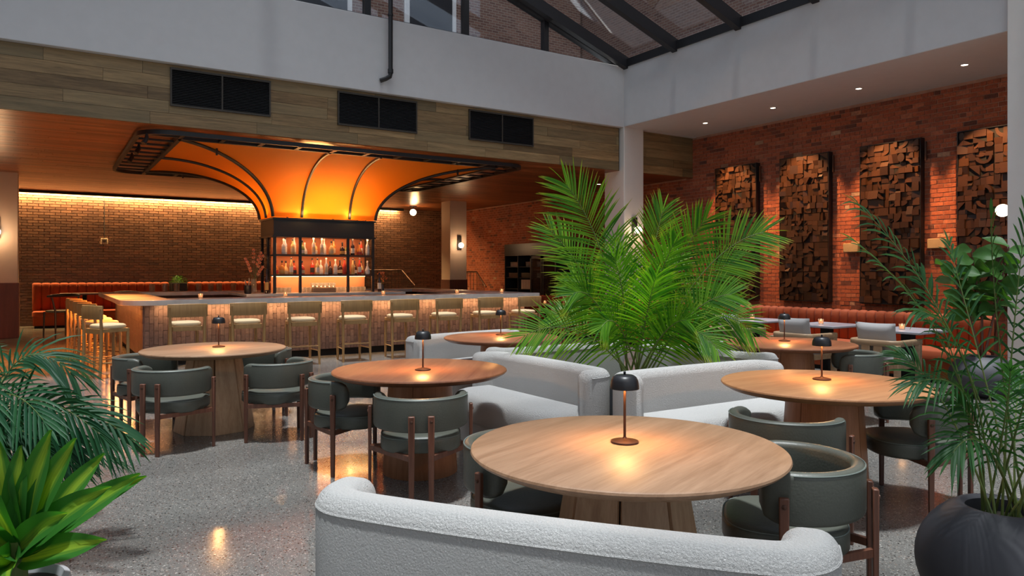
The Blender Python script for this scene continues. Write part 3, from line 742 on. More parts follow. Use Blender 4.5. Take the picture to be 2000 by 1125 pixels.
def ringframe(name, outer, wd, z0, z1, parent):
    c_ = ((OX0+OX1)/2, (OY0+OY1)/2); n_ = len(outer); inner = []
    for p in outer:
        inner.append((p[0]-wd*math.copysign(1, p[0]-c_[0])*min(1, abs(p[0]-c_[0])), p[1]-wd*math.copysign(1, p[1]-c_[1])*min(1, abs(p[1]-c_[1]))))
    vs = [(a, b_, z0) for a, b_ in outer]+[(a, b_, z1) for a, b_ in outer]+[(a, b_, z0) for a, b_ in inner]+[(a, b_, z1) for a, b_ in inner]; fs = []
    for i in range(n_):
        j = (i+1) % n_
        fs += [(i, j, n_+j, n_+i), (2*n_+j, 2*n_+i, 3*n_+i, 3*n_+j), (j, i, 2*n_+i, 2*n_+j), (n_+i, n_+j, 3*n_+j, 3*n_+i)]
    return MB().add(vs, fs).build(name, M_frame, parent, ang=40)
ringframe('outer_frame', ro(.45, OX0, OX1, OY0, OY1), .055, 3.63, 3.70, can)
ringframe('inner_frame', [(IX1+.05, IY1+.05), (IX0-.05, IY1+.05), (IX0-.05, IY0-.05), (IX1+.05, IY0-.05)], .07, 3.63, 3.71, can)
y = OY0+.35
while y < OY1-.3:
    MB().bx(OX0+.03, IX0, y-.04, y+.04, 3.65, 3.68).build('ladder_bar', M_frame, can, smooth=False)
    MB().bx(IX1, OX1-.03, y-.04, y+.04, 3.65, 3.68).build('ladder_bar', M_frame, can, smooth=False)
    y += .50
x = OX0+.62
while x < OX1-.3:
    MB().bx(x-.035, x+.035, OY0+.03, IY0, 3.63, 3.68).build('ladder_bar', M_frame, can, smooth=False)
    MB().bx(x-.035, x+.035, IY1, OY1-.03, 3.63, 3.68).build('ladder_bar', M_frame, can, smooth=False)
    x += .62
for (x, y) in ((2.5, 13.2), (7.2, 13.2), (2.5, 16.8), (7.2, 16.8)):
    MB().bx(x-.015, x+.015, y-.015, y+.015, 3.5, 3.76).build('hanger', M_black, can, smooth=False)
for y in (13.3, 14.4, 15.5):
    MB().tube([(1.34, y-.85, 3.64), (1.34, y-.85, 3.56), (1.29, y-.89, 3.47)], [.015, .035, .04], 10).build('added_spot_head', M_black, can)  # spot heads added to throw orange light on the side stools
    light('SPOT', (1.24, y-.9, 3.43), 1100, (1, .34, .07), (.5, y-.2, .75), size=.03, angle=62, blend=.8)
# uplights on the tower ledge and a glow inside the fabric funnel
for (x0, y0, sx, sy, tx, ty, pw) in ((4.82, 14.33, 1.9, .05, 4.82, 13.3, 22), (3.70, 14.9, .05, .9, 2.9, 14.9, 7), (5.94, 14.9, .05, .9, 6.7, 14.9, 12), (4.82, 15.47, 1.9, .05, 4.82, 16.3, 10)):
    light('AREA', (x0, y0, 2.60), pw, (1, .55, .2), (tx, ty, 3.7), size=sx, size_y=sy)
for x in (4.34, 5.30): light('POINT', (x, 14.30, 2.66), 3.5, (1, .6, .22), size=.03)
light('POINT', (4.82, 14.9, 3.3), 130, (1, .5, .15), size=.3)
# candles on the counter
cd0 = None
def votive(loc, label):
    global cd0
    if cd0: return dup(cd0, loc, 0, label)
    r = tag(empty('votive_candle', loc), label, 'candle', 'small votive candles in glasses'); cd0 = r
    MB().lathe([(.032, 0), (.036, .004), (.038, .075), (.034, .075), (.031, .01), (.001, .01)], n=16, cap1=False).build('glass_cup', M_clear, r)
    MB().lathe([(.029, .012), (.030, .045), (.004, .046)], n=14).build('wax', M_votive, r)
    MB().lathe([(.001, .046), (.006, .055), (.004, .065), (.0005, .078)], n=8).build('flame', M_flame, r)
    return r
for i, x in enumerate((2.20, 3.60, 5.45, 7.05, 8.12)):
    votive((x, 12.95, 1.061), 'votive candle on the bar counter, %s from the rounded corner' % ORD[i])
    light('POINT', (x, 12.95, 1.2), .6, (1, .5, .2), size=.03)
# things on the bar near the tower
fv = tag(empty('flower_vase', (3.42, 14.5, 1.081)), 'tall stems of peach orchid blossom in a vase beside the bottle tower', 'flowers')
MB().lathe([(.05, 0), (.06, .02), (.055, .28), (.05, .28), (.045, .03), (.001, .03)], n=14, cap1=False).build('vase', M_clear, fv)
M_bloom = leafm('orchid_bloom', (.75, .22, .10), (.85, .42, .28))
for q in range(6):
    a = R.random()*6.28; tip = (.18*math.cos(a), .12*math.sin(a), R.uniform(.45, .85)); pts = [bez(((0, 0, .03), (tip[0]*.2, tip[1]*.2, tip[2]*.7), tip), k/8) for k in range(9)]
    MB().tube(pts, .004, 5).build('flower_stem', M_stem, fv)
    fb = MB()
    for k in range(5, 9):
        p = pts[k]
        for pz in range(5):
            aa = pz*1.257+q; d = Vector((math.cos(aa), .3*math.sin(aa), math.sin(aa)))*.032; sd = Vector((-d.z, 0, d.x))*.5
            fb.add([p, p+d*.6+sd, p+d*1.2+Vector((0, -.01, 0)), p+d*.6-sd], [(0, 1, 2, 3)])
    fb.build('blossom', M_bloom, fv)
bottle('dark', 'gold', 2, (3.62, 14.32, 1.081), 'large dark champagne bottle with yellow label at the tower foot', None, 1.3)
bottle('dark', 'white', 2, (5.98, 14.42, 1.081), 'dark wine bottle with white label beside the tower end post', None, 1.1)
pr = tag(empty('flower_vase', (6.12, 14.6, 1.081)), 'small vase of dried pink flowers on the far side of the tower', 'flowers')
MB().lathe([(.035, 0), (.045, .04), (.03, .15), (.025, .15), (.02, .01)], n=12, cap1=False).build('vase', M_pot, pr)
fb = MB()
for q in range(26):
    p = Vector((R.gauss(0, .06), R.gauss(0, .06), R.uniform(.22, .42)))
    for pz in range(4):
        d = Vector((R.gauss(0, 1), R.gauss(0, 1), R.gauss(0, 1))).normalized()*.03; s2 = d.cross(Vector((1, .3, .2))).normalized()*.012
        fb.add([p, p+d*.5+s2, p+d, p+d*.5-s2], [(0, 1, 2, 3)])
o = fb.build('blossom', M_bloom, pr)
for q in range(4): MB().tube([(0, 0, .02), (R.gauss(0, .03), R.gauss(0, .03), .3)], .003, 4).build('flower_stem', M_stem, pr)
for i, (x, y) in enumerate(((2.0, 17.6), (2.25, 17.55), (2.5, 17.65), (2.95, 17.6), (3.2, 17.55), (3.4, 17.65), (3.7, 17.6))):
    tumbler((x, y, 1.061), 'clear glass on the far counter, %s from its open corner' % ORD[i], 'glasses on the far bar counter', 1.6)
tn = tag(empty('utensil_crock', (3.28, 14.35, 1.081)), 'dark crock with bar tools beside the orchid stems', 'crock')
MB().lathe([(.06, 0), (.07, .02), (.07, .16), (.062, .16), (.058, .02)], n=16, cap1=False).build('crock', M_char, tn)
for q in range(5): MB().tube([(0, 0, .03), (R.uniform(-.09, .05), R.uniform(-.05, .05), R.uniform(.24, .32))], .006, 6).build('bar_tool', M_plasterbox, tn)

# ================================================================== FURNITURE
def bar_stool(loc, rz, label, group):
    r = tag(empty('bar_stool', loc, rz), label, 'stool', group)
    MB().pad(soell(.215, .205, 3.2, 32), [(.03, .695), (.006, .70), (0, .72), (.006, .742), (.03, .756), (.10, .764), (.18, .767)], (0, 0, 0)).build('seat', M_cush, r)
    f_ = MB()
    for s_ in (-1, 1): f_.box((s_*.20, 0, .67), (.022, .38, .05))
    f_.box((0, .185, .67), (.38, .022, .05)); f_.box((0, -.20, .66), (.40, .022, .07))
    f_.build('seat_frame', M_stool, r, smooth=False, bevel=.004)
    for s_ in (-1, 1):
        MB().tube([(s_*.195, .185, 0), (s_*.195, .18, .35), (s_*.19, .18, .69)], [.017, .023, .022], 10).build('leg', M_stool, r)
        MB().tube([(s_*.235, -.235, 0), (s_*.23, -.215, .40), (s_*.235, -.215, .70), (s_*.245, -.235, .98)], [.017, .024, .023, .015], 10).build('leg', M_stool, r)
    path = [(.285*math.sin(a), -.215+.0-.045*math.cos(a*1.25), 0) for a in [(-1.25+2.5*k/14) for k in range(15)]]
    sec = rrect(.022, .20, .0105, .83, 3)
    MB().sweep(sec, path, [(1, .93+.07*math.cos((k/7-1)*1.3), .93) for k in range(15)]).build('backrest', M_stool, r)
    MB().tube([(-.195, .185, .27), (.195, .185, .27)], .010, 8).build('footrest', M_bronze, r)
    for s_ in (-1, 1): MB().tube([(s_*.195, .185, .22), (s_*.232, -.22, .22)], .009, 8).build('stretcher', M_stool, r)
    MB().tube([(-.232, -.225, .30), (.232, -.225, .30)], .009, 8).build('stretcher', M_stool, r)
    return r
st0 = None
for i in range(8):
    lb = 'pale oak bar stool facing the bar front, %s from its rounded corner' % ORD[i]
    loc = (1.79+.872*i, 11.80, 0)
    if st0 is None: st0 = bar_stool(loc, 0, lb, 'stools along the bar front')
    else: dup(st0, loc, R.uniform(-.04, .04), lb)
dup(st0, (9.15, 12.2, 0), PI/2, 'oak stool at the open end of the bar, partly behind the last front stool', 'stool at the bar end')
for i in range(5): dup(st0, (.78-.03*i, 11.88+.82*i, 0), -PI/2+.42, 'orange-lit oak stool along the short bar side, %s from the room' % ORD[i], 'stools along the short bar side')

M_thread = plain('stitching', (.16, .19, .17), .6)
def backrest_path(a=.285, b_=.275, amax=118, n=40, z=0):
    return [(a*math.sin(t_), -b_*math.cos(t_), z) for t_ in [math.radians(-amax+2*amax*k/n) for k in range(n+1)]]
def barrel_chair(loc, rz, label, group):
    r = tag(empty('barrel_chair', loc, rz), label, 'chair', group)
    n = 44; path = backrest_path(n=n, b_=.28)
    path = [(p[0], p[1] if p[1] < .05 else .05+(p[1]-.05)*1.0, 0) for p in path]
    dist = [0]
    for i in range(n): dist.append(dist[-1]+(Vector(path[i+1])-Vector(path[i])).length)
    T = dist[-1]; scl = []
    for d in dist:
        e = min(d, T-d); k = min(1, e/.105)
        h = math.sqrt(max(0.0, 1-(1-k)**2)); k2 = min(1, e/.03); tt = math.sqrt(max(0, 1-(1-k2)**2))
        scl.append((.25+.75*tt, .30+.70*h, .582))
    br = MB().sweep(rrect(.062, .218, .027, .473, 5), path, scl).build('backrest', M_leather, r, ang=50)
    outer = [(p[0]*1.10, p[1]*1.10 if p[1] < 0 else p[1], .473+.218-.010) for p in path[5:-5]]
    MB().tube(outer, .0035, 5).build('piping', M_thread, br)
    outl = [(p[0], p[1]+.02) for p in soell(.268, .262, 2.8, 40)]
    se = MB().pad(outl, [(.035, .325), (.012, .330), (0, .345), (0, .405), (.008, .422), (.022, .432), (.06, .439), (.15, .442)]).build('seat', M_leather, r, ang=50)
    MB().tube([(p[0]*.985, p[1]*.985, .421) for p in outl] + [(outl[0][0]*.985, outl[0][1]*.985, .421)], .003, 5).build('piping', M_thread, se)
    A = []
    for s_ in (-1, 1):
        ang = math.radians(98); p = (s_*.345*math.sin(ang), -.32*math.cos(ang)); A.append(p)
        lg = MB().box((p[0], p[1], .30), (.024, .040, .60), taper=.75).build('leg', M_walnut, r, bevel=.005)
        MB().lathe([(.010, 0), (.010, .004), (.004, .006)], n=10).build('bolt', M_bronze, lg).matrix_local = Matrix.Translation((p[0]+s_*.012, p[1], .565)) @ Matrix.Rotation(s_*PI/2, 4, 'Y')
        q = (s_*.062, -.338)
        lg = MB().box((q[0], q[1], .295), (.042, .026, .59), taper=.8).build('leg', M_walnut, r, bevel=.005)
        MB().lathe([(.010, 0), (.010, .004), (.004, .006)], n=10).build('bolt', M_bronze, lg).matrix_local = Matrix.Translation((q[0], q[1]-.013, .555)) @ Matrix.Rotation(PI/2, 4, 'X')
    f_ = MB()
    for s_, p in zip((-1, 1), A):
        a, b_ = Vector((p[0], p[1], .320)), Vector((s_*.062, -.33, .320)); d = b_-a
        f_.box(tuple((a+b_)/2), (d.length, .022, .034), rz=math.atan2(d.y, d.x))
        a, b_ = Vector((p[0], p[1], .320)), Vector((0, .10, .320)); d = b_-a; f_.box(tuple((a+b_)/2), (d.length, .022, .034), rz=math.atan2(d.y, d.x))
    f_.build('seat_frame', M_walnut, r, smooth=False)
    return r
T = dict(t1=(2.06, 2.30), t2=(2.39, 4.97), t3=(1.38, 7.385), t4=None, t5=(4.33, 2.90), t6=(6.48, 4.74))
def at(px, d):
    u = (px-1000)/1415; return ((.5432+.8396*u)*d, (.8396-.5432*u)*d)
T['t4'] = at(980, 8.19)
chairs = [((1.97, 2.90), 't1', 'sage barrel chair tucked at the front oak table on its bar side'),
          ((2.763, 2.024), 't1', 'sage barrel chair at the front oak table nearest the round grey planter'),
          ((2.14, 4.44), 't2', 'sage barrel chair with its back to the camera at the middle table'),
          ((2.00, 5.41), 't2', 'sage barrel chair on the bar side of the middle table'),
          ((.93, 6.79), 't3', 'sage barrel chair in front of the pale oak table, nearest the palm pots'),
          ((1.80, 6.74), 't3', 'sage barrel chair in front of the pale oak table, on its middle-table side'),
          ((.86, 7.84), 't3', 'sage barrel chair behind the pale oak table toward the bar side stools'),
          ((1.93, 7.88), 't3', 'sage barrel chair behind the pale oak table, mostly hidden by another chair'),
          ((3.58, 2.64), 't5', 'sage barrel chair with its back to the front table, at the amber-lit table'),
          ((4.78, 2.565), 't5', 'sage barrel chair behind the areca fronds at the amber-lit table'),
          ((6.86, 4.31), 't6', 'sage barrel chair at the rear table, in front of the oak armchairs'),
          ((6.50, 5.60), 't6', 'sage barrel chair at the rear table, half hidden by palm and sofa')]
ch0 = None
for (x, y), tn_, lb in chairs:
    c_ = T[tn_]; a = math.atan2(c_[1]-y, c_[0]-x) - PI/2
    if lb.endswith('planter'): a = math.radians(131)-PI/2
    if ch0 is None: ch0 = barrel_chair((x, y, 0), a, lb, 'barrel chairs at the round tables')
    else: dup(ch0, (x, y, 0), a, lb)

def round_table(loc, rz, label, style, r=.655, top=None):
    t_ = tag(empty('round_table', (*loc, 0), rz), label, 'table', 'round pedestal tables')
    m1, m2 = (M_oak, M_oakz) if style else (M_red, M_redz)
    MB().lathe([(.30, .712), (r-.05, .722), (r-.012, .742), (r, .755), (r-.003, .763), (r-.012, .768)], n=96).build('tabletop', top or m1, t_, ang=30)
    if style:
        MB().lathe([(.30, 0), (.305, .02), (.19, .70), (.19, .71)], n=8).build('core', M_dark, t_)
        for k in range(8):
            a = 2*PI*k/8; hw0, hw1 = .340*math.tan(PI/8)-.011, .225*math.tan(PI/8)-.010
            vs = []
            for rr0, rr1 in ((.318, .203), (.340, .225)):
                for hw, z, rad in ((hw0, 0, rr0), (hw1, .712, rr1)):
                    for s_ in (-1, 1):
                        p = rotz((rad, s_*hw, z), a); vs.append(p)
            MB().add(vs, [(0, 1, 3, 2), (4, 6, 7, 5), (0, 2, 6, 4), (1, 5, 7, 3), (0, 4, 5, 1), (2, 3, 7, 6)]).build('pedestal_panel', m2, t_, smooth=False, bevel=.003)
    else:
        MB().lathe([(.265, 0), (.268, .015), (.225, .70), (.225, .713)], n=16).build('core', M_dark, t_)
        for k in range(4):
            rg = []
            for rad, z in ((.278, 0), (.28, .01), (.235, .713)):
                rg.append([( (rad-th_)*math.cos(a), (rad-th_)*math.sin(a), z) for th_, seq in ((0, range(0, 13)), (.018, range(12, -1, -1))) for a in [k*PI/2+.008+(PI/2-.016)*j/12 for j in seq]])
            MB().rings(rg).build('pedestal_panel', m2, t_, ang=40)
    return t_
round_table(T['t1'], .35, 'large pale oak round table in front with a panelled pedestal', 1)
round_table(T['t3'], .20, 'pale oak round table near the bar with a panelled pedestal', 1)
round_table(T['t2'], .9, 'reddish oak round table between the pale table and the white sofa', 0)
round_table(T['t5'], .0, 'amber oak round table beside the white sofa, with grey barrel chairs', 0, top=M_amb)
round_table(T['t4'], .5, 'reddish oak round table by the palm and the far white sofa', 0)
round_table(T['t6'], .3, 'reddish oak round table by the oak armchairs', 0)
lp0 = None
def lamp(x, y, z, label):
    global lp0
    if lp0: return dup(lp0, (x, y, z), 0, label)
    r = tag(empty('table_lamp', (x, y, z)), label, 'lamp', 'small dome table lamps'); lp0 = r
    MB().lathe([(.058, 0), (.060, .003), (.059, .008), (.035, .014), (.010, .019), (.007, .024)], n=40).build('base', M_bronze, r)
    MB().lathe([(.006, .015), (.0055, .25)], n=14).build('stem', M_bronze, r)
    MB().lathe([(.050, .262), (.048, .258), (.0595, .234), (.0600, .230), (.0615, .231), (.0610, .245), (.058, .265), (.050, .281), (.038, .289), (.004, .291)][2:], n=40, cap0=False).build('lamp_shade', M_black, r)
    MB().lathe([(.0585, .232), (.055, .262), (.046, .276), (.004, .284)], n=40, cap0=False).build('shade_lining', M_stone, r)
    MB().lathe([(.004, .29), (.0055, .293), (.0055, .303), (.003, .306)], n=12).build('knob', M_black, r)
    MB().lathe([(.012, .262), (.016, .255), (.010, .245)], n=12).build('bulb', M_bulb, r)
    return r
lt = {'t1': at(1220, 3.107), 't2': at(826, 5.40), 't3': at(427, 7.05), 't4': at(978, 8.4), 't5': at(1605, 4.92), 't6': at(1532, 7.65)}
ll = {'t1': 'black dome lamp on the large front table', 't2': 'black dome lamp on the middle reddish table', 't3': 'black dome lamp on the pale table near the bar', 't4': 'black dome lamp on the table by the far white sofa', 't5': 'black dome lamp on the amber-lit table', 't6': 'black dome lamp on the table by the oak armchairs'}
for k, p in lt.items():
    lamp(p[0], p[1], .7685, ll[k])
    light('POINT', (p[0], p[1], .7685+.236), 14.0, (1, .48, .15), size=.02)

M_seam = M_boucle
def sofa(loc, rz, label, W=1.72, D=.50):
    r = tag(empty('curved_sofa', (*loc, 0), rz), label, 'sofa', 'white boucle sofas')
    # back: sweeps round both ends; +y is the facing direction, origin at middle of the outer back
    hw = W/2-.09; pts = []
    c_ = .11
    for k in range(6): pts.append((-hw, .33-.12*k/6, 0))
    for k in range(9):
        a = PI+ (PI/2)*k/8; pts.append((-hw+c_+c_*math.cos(a), .20+c_*math.sin(a), 0))
    ns = 14
    for k in range(1, ns): x = -hw+c_+(2*(hw-c_))*k/ns; pts.append((x, .09-.025*math.cos(PI*x/(2*hw))*1.0+.00, 0))
    pts += [(-p[0], p[1], 0) for p in reversed(pts[:15])]
    # smooth
    for _ in range(2): pts = [pts[0]]+[tuple((pts[i-1][j]+2*pts[i][j]+pts[i+1][j])/4 for j in range(3)) for i in range(1, len(pts)-1)]+[pts[-1]]
    dist = [0]
    for i in range(len(pts)-1): dist.append(dist[-1]+(Vector(pts[i+1])-Vector(pts[i])).length)
    Tt = dist[-1]; scl = []
    for d in dist:
        e = min(d, Tt-d); k = min(1, e/.085); h = math.sqrt(max(0, 1-(1-k)**2)); scl.append((.35+.65*h, .93+.07*h, .03))
    sec = [(p[0], p[1]) for p in rrect(.165, .72, .06, .03, 6)]
    bk_ = MB().sweep(sec, pts, scl).build('back', M_boucle, r, ang=60)
    for off in (.079,):
        pp = []
        for i in range(2, len(pts)-2):
            a, b_ = Vector(pts[i-1]), Vector(pts[i+1]); d = (b_-a).normalized(); nx = Vector((-d.y, d.x, 0))
            p = Vector(pts[i])-nx*off; pp.append((p.x, p.y, .698))
        MB().tube(pp, .006, 6).build('piping', M_boucle, bk_)
    W2 = hw-.02
    ol = []
    for k in range(41):
        a = PI*k/40; ol.append((W2*math.copysign(abs(math.cos(a))**.62, math.cos(a)), .36+.325*abs(math.sin(a))**.62))
    ol = ol + [(-W2, .16), (W2, .16)]
    cyy = .40; ol = [(x, y-cyy) for x, y in ol]
    MB().pad(ol, [(.03, .22), (.008, .235), (0, .26), (0, .385), (.010, .415), (.03, .438), (.07, .452), (.16, .46)], (0, cyy, 0)).build('seat', M_boucle, r, ang=60)
    MB().pad([(x*.96, y*.94) for x, y in ol], [(.0, .03), (0, .225)], (0, cyy-.01, 0)).build('base', M_boucle, r, ang=60)
    MB().pad([(x*.88, y*.8) for x, y in ol], [(.0, 0), (0, .035)], (0, cyy-.02, 0)).build('plinth', M_dark, r, ang=60)
    return r
def face(vx, vy): return math.atan2(vy, vx)-PI/2
s1 = sofa((1.207, 1.762), math.radians(37)-PI/2, 'white boucle sofa in the foreground with its back to the camera')
def sofa_copy(loc, rz, label):
    o = dup(s1, (*loc, 0), rz, label); return o
sofa_copy((3.71, 5.08), face(-1, -.03), 'white boucle sofa before the palm, facing the middle reddish table')
sofa_copy((4.37, 4.18), face(-.03, -1), 'white boucle sofa before the palm, facing the amber-lit table')
sofa_copy((5.42, 5.14), face(1, 0), 'white boucle sofa behind the palm, facing the oak armchairs')
sofa_copy((4.54, 5.92), face(.0, 1), 'white boucle sofa behind the palm, facing the bar')
sofa_copy(at(890, 9.05), face(.18, -1), 'white boucle sofa in front of the bar stools by the far round table')
# oak lounge chairs
def armchair(loc, rz, label):
    r = tag(empty('lounge_armchair', (*loc, 0), rz), label, 'armchair', 'oak armchairs along the banquette')
    for sx in (-1, 1):
        MB().box((sx*.29, .27, .31), (.055, .075, .62)).build('leg', M_loung, r, bevel=.006)
        MB().box((sx*.29, -.25, .31), (.055, .075, .62)).build('leg', M_loung, r, bevel=.006)
    path = [(-.29, .31, 0), (-.29, .0, 0), (-.29, -.16, 0)]+[(-.29+.12-.12*math.cos(a), -.16-.12*math.sin(a), 0) for a in [PI/2*k/6 for k in range(1, 7)]]
    path += [(-.06, -.28, 0)]; path += [(-p[0], p[1], 0) for p in reversed(path)]
    MB().sweep(rrect(.06, .075, .02, .60, 3), path).build('arm_rail', M_loung, r)
    for sx in (-1, 1): MB().box((sx*.075, -.28, .50), (.105, .035, .22)).build('back_splat', M_loung, r, bevel=.008)
    f_ = MB()
    for sx in (-1, 1): f_.box((sx*.27, .01, .36), (.04, .50, .07))
    f_.box((0, .26, .36), (.54, .04, .07)); f_.box((0, -.25, .37), (.54, .045, .10)); f_.build('seat_frame', M_loung, r, smooth=False, bevel=.005)
    MB().pad(soell(.255, .25, 6, 40), [(.03, .385), (0, .40), (0, .45), (.02, .475), (.06, .485), (.15, .49)], (0, .0, 0)).build('seat_cushion', M_linen, r, ang=60)
    # back pillow, an overstuffed square leaning back
    n = 14; vs = []; fs = []
    for sgn in (-1, 1):
        for j in range(n+1):
            for i in range(n+1):
                u, v_ = 2*i/n-1, 2*j/n-1; th_ = .075*((1-u**4)*(1-v_**4))**.5
                k = 1-.05*(abs(v_)<.99)*(1-v_*v_)*abs(u); kk2 = 1-.05*(1-u*u)*abs(v_)
                vs.append((u*.25*k, sgn*th_, v_*.20*kk2))
    q = (n+1)**2
    for j in range(n):
        for i in range(n):
            a = j*(n+1)+i; fs.append((a, a+1, a+n+2, a+n+1)); fs.append((q+a, q+a+n+1, q+a+n+2, q+a+1))
    M = Matrix.Translation((0, -.17, .685)) @ Matrix.Rotation(.20, 4, 'X')
    MB().add([tuple(M @ Vector(p)) for p in vs], fs).build('back_pillow', M_linen, r, ang=80)
    return r
ac = armchair((8.75, 5.04), -PI/2+.05, 'oak armchair with grey pillow, nearest the fig')
dup(ac, (8.75, 6.18, 0), -PI/2+.0, 'oak armchair with grey pillow, middle one behind the rear table')
dup(ac, (8.75, 7.34, 0), -PI/2-.04, 'oak armchair with grey pillow, nearest the palm fronds')
def sq_table(loc, label, w_=.78, d=.70):
    r = tag(empty('square_table', (*loc, 0)), label, 'table', 'grey square tables along the banquette')
    MB().box((0, 0, .745), (w_, d, .03)).build('tabletop', M_tabst, r, bevel=.006)
    MB().box((0, 0, .725), (w_*.8, d*.8, .012)).build('sub_top', M_black, r)
    MB().box((0, 0, .37), (.13, .13, .70)).build('pedestal', M_dark, r, bevel=.01)
    MB().box((0, 0, .01), (.45, .45, .02)).build('foot_plate', M_dark, r, bevel=.004)
    return r
qt = sq_table((9.33, 5.05), 'grey square banquette table nearest the fig')
for i, (y, lb) in enumerate(((5.05, 'nearest the fig'), (6.2, 'in the middle'), (7.38, 'nearest the palm'), (8.6, 'behind the palm fronds'))):
    if i: dup(qt, (9.33, y, 0), 0, 'grey square banquette table %s' % lb)
    votive((9.22, y+.02, .761), 'votive candle on the grey banquette table %s' % lb)
    light('POINT', (9.22, y+.02, .93), .7, (1, .5, .2), size=.03)
rt = tag(empty('small_round_table', (9.75, 13.6, 0)), 'small wooden table before the far banquette beyond the palm', 'table')
MB().lathe([(.42, .735), (.45, .75), (.45, .762)], n=40).build('tabletop', M_oak, rt); MB().lathe([(.22, 0), (.22, .02), (.05, .04), (.05, .74)], n=20).build('pedestal', M_dark, rt)
votive((9.7, 13.6, .763), 'votive candle on the small table beyond the palm')
# banquettes with vertical channels
def banquette(name_label, length, pitch, loc, rz, zt=.90, group=None):
    r = tag(empty('channel_banquette', loc, rz), name_label, 'bench', group)     # runs along +x, faces -y
    MB().bx(0, length, -.02, .10, .05, zt-.03).build('back_board', M_wains, r, smooth=False)
    MB().pad([(x*1, y) for x, y in soell(length/2, .27, 14, 60)], [(.03, .30), (0, .32), (0, .42), (.02, .44), (.06, .45)], (length/2, -.30, 0)).build('seat_cushion', M_velvet, r, ang=50)
    MB().bx(.02, length-.02, -.54, -.02, .06, .31).build('seat_base', M_velvet, r, smooth=False, bevel=.01)
    MB().bx(.05, length-.05, -.50, -.02, 0, .06).build('plinth', M_dark, r, smooth=False)
    n_ = int(length/pitch); first = None
    for i in range(n_):
        if first is None:
            w_ = length/n_; rg = []
            prof = [(-.012, .44), (-.05, .47), (-.055, zt-.10), (-.05, zt-.03), (-.02, zt), (.04, zt+.012), (.10, zt-.01), (.10, zt-.05)]
            vs = []; m_ = 8
            for j in range(m_+1):
                u = j/m_; bl = math.sqrt(max(0, 1-(2*u-1)**2)); 
                rg.append([(u*w_, (y_*.35+y_*.65*bl if y_ < 0 else y_), z_-(0.02*(1-bl) if z_ > .6 else 0)) for y_, z_ in prof])
            first = MB().rings(rg).build('back_channel', M_velvet, r, ang=70); o = first
        else: o = first.copy(); COL.objects.link(o); o.parent = r
        o.location = (i*length/n_, -.03, 0)
    return r
banquette('rust velvet channel banquette behind the square tables, below the carved panels', 7.35, .145, (10.62, 11.95, 0), -PI/2)
banquette('rust velvet channel banquette beyond the palm, past the white column', 3.4, .15, (10.62, 16.3, 0), -PI/2)
banquette('rust velvet channel banquette at the dark brick wall, left of the planter box', 3.35, .20, (-.25, 23.45, 0), 0, 1.19)
banquette('rust velvet channel banquette at the dark brick wall, behind the bar glasses', 2.6, .20, (3.62, 23.45, 0), 0, 1.19)
pb = tag(empty('planter_box', (3.36, 23.45, 0)), 'dark planter box with a small round shrub between the far banquettes', 'planter')
MB().bx(-.20, .20, -.3, .2, 0, 1.17).build('box', M_char, pb, smooth=False, bevel=.01)
# dark bentwood chairs and table by the far banquette
def bent_chair(loc, rz, label):
    r = tag(empty('bentwood_chair', loc, rz), label, 'chair', 'black bentwood chairs')
    MB().pad(soell(.22, .22, 2.6, 28), [(.02, .46), (0, .47), (0, .49), (.03, .50)]).build('seat', M_black, r)
    for sx in (-1, 1):
        MB().tube([(sx*.20, .18, 0), (sx*.19, .17, .47)], [.013, .018], 8).build('leg', M_black, r)
        MB().tube([(sx*.21, -.22, 0), (sx*.19, -.18, .47), (sx*.24, -.16, .74)], [.013, .018, .014], 8).build('leg', M_black, r)
    MB().tube([(.27*math.sin(a), -.10-.16*math.cos(a), .76+.02*math.cos(a)) for a in [math.radians(-120+240*k/20) for k in range(21)]], [.012+.018*math.sin(PI*k/20) for k in range(21)], 8).build('back_rail', M_black, r)
    return r
bc = bent_chair((.33, 19.6, 0), .5, 'black bentwood chair nearest the left column by the far booth'); bc.scale = (1.25, 1.25, 1.25)
o = dup(bc, (1.9, 21.3, 0), -.4, 'black bentwood chair behind the bar corner, by the far booth')
ft = tag(empty('booth_table', (.9, 21.8, 0)), 'wooden booth table in front of the far banquette', 'table')
MB().box((0, 0, .93), (1.1, .75, .04)).build('tabletop', M_walnut, ft, bevel=.006); MB().lathe([(.28, 0), (.28, .02), (.05, .04), (.05, .92)], n=16).build('pedestal', M_dark, ft)
# tall glassware cabinet
cb = tag(empty('glassware_cabinet', (0, 0, 0)), 'tall dark cabinet of glasses and menus against the brick wall', 'cabinet')
Y0, Y1, CX = 16.77, 19.6, 12.40
MB().bx(CX+.02, 13.0, Y0, Y1, 0, .06).build('plinth', M_dark, cb, smooth=False)
MB().bx(12.94, 12.98, Y0, Y1, .06, 2.37).build('back_board', M_header, cb, smooth=False)
MB().bx(CX, 12.98, Y0-.01, Y1+.01, 2.0, 2.37).build('top_box', M_black, cb, smooth=False)
for y in (Y0, Y0+.72, Y0+1.36, Y0+2.05, Y1-.03): MB().bx(CX, 12.94, y, y+.03, .06, 2.0).build('side_board', M_header, cb, smooth=False)
for z in (.06, .52, .95, 1.30, 1.64): MB().bx(CX+.03, 12.94, Y0+.03, Y1-.03, z, z+.02).build('shelf', M_header, cb, smooth=False)
for a, b_ in ((Y0+.03, Y0+.70), (Y0+.74, Y0+1.34)):
    f_ = MB(); f_.bx(CX-.03, CX-.005, a, a+.06, .1, 1.98); f_.bx(CX-.03, CX-.005, b_-.06, b_, .1, 1.98); f_.bx(CX-.03, CX-.005, a, b_, 1.9, 1.98); f_.bx(CX-.03, CX-.005, a, b_, .1, .18)
    d = f_.build('door', M_header, cb, smooth=False); MB().bx(CX-.02, CX-.012, a+.06, b_-.06, .18, 1.9).build('pane', M_glass, d, smooth=False)
nn = 0
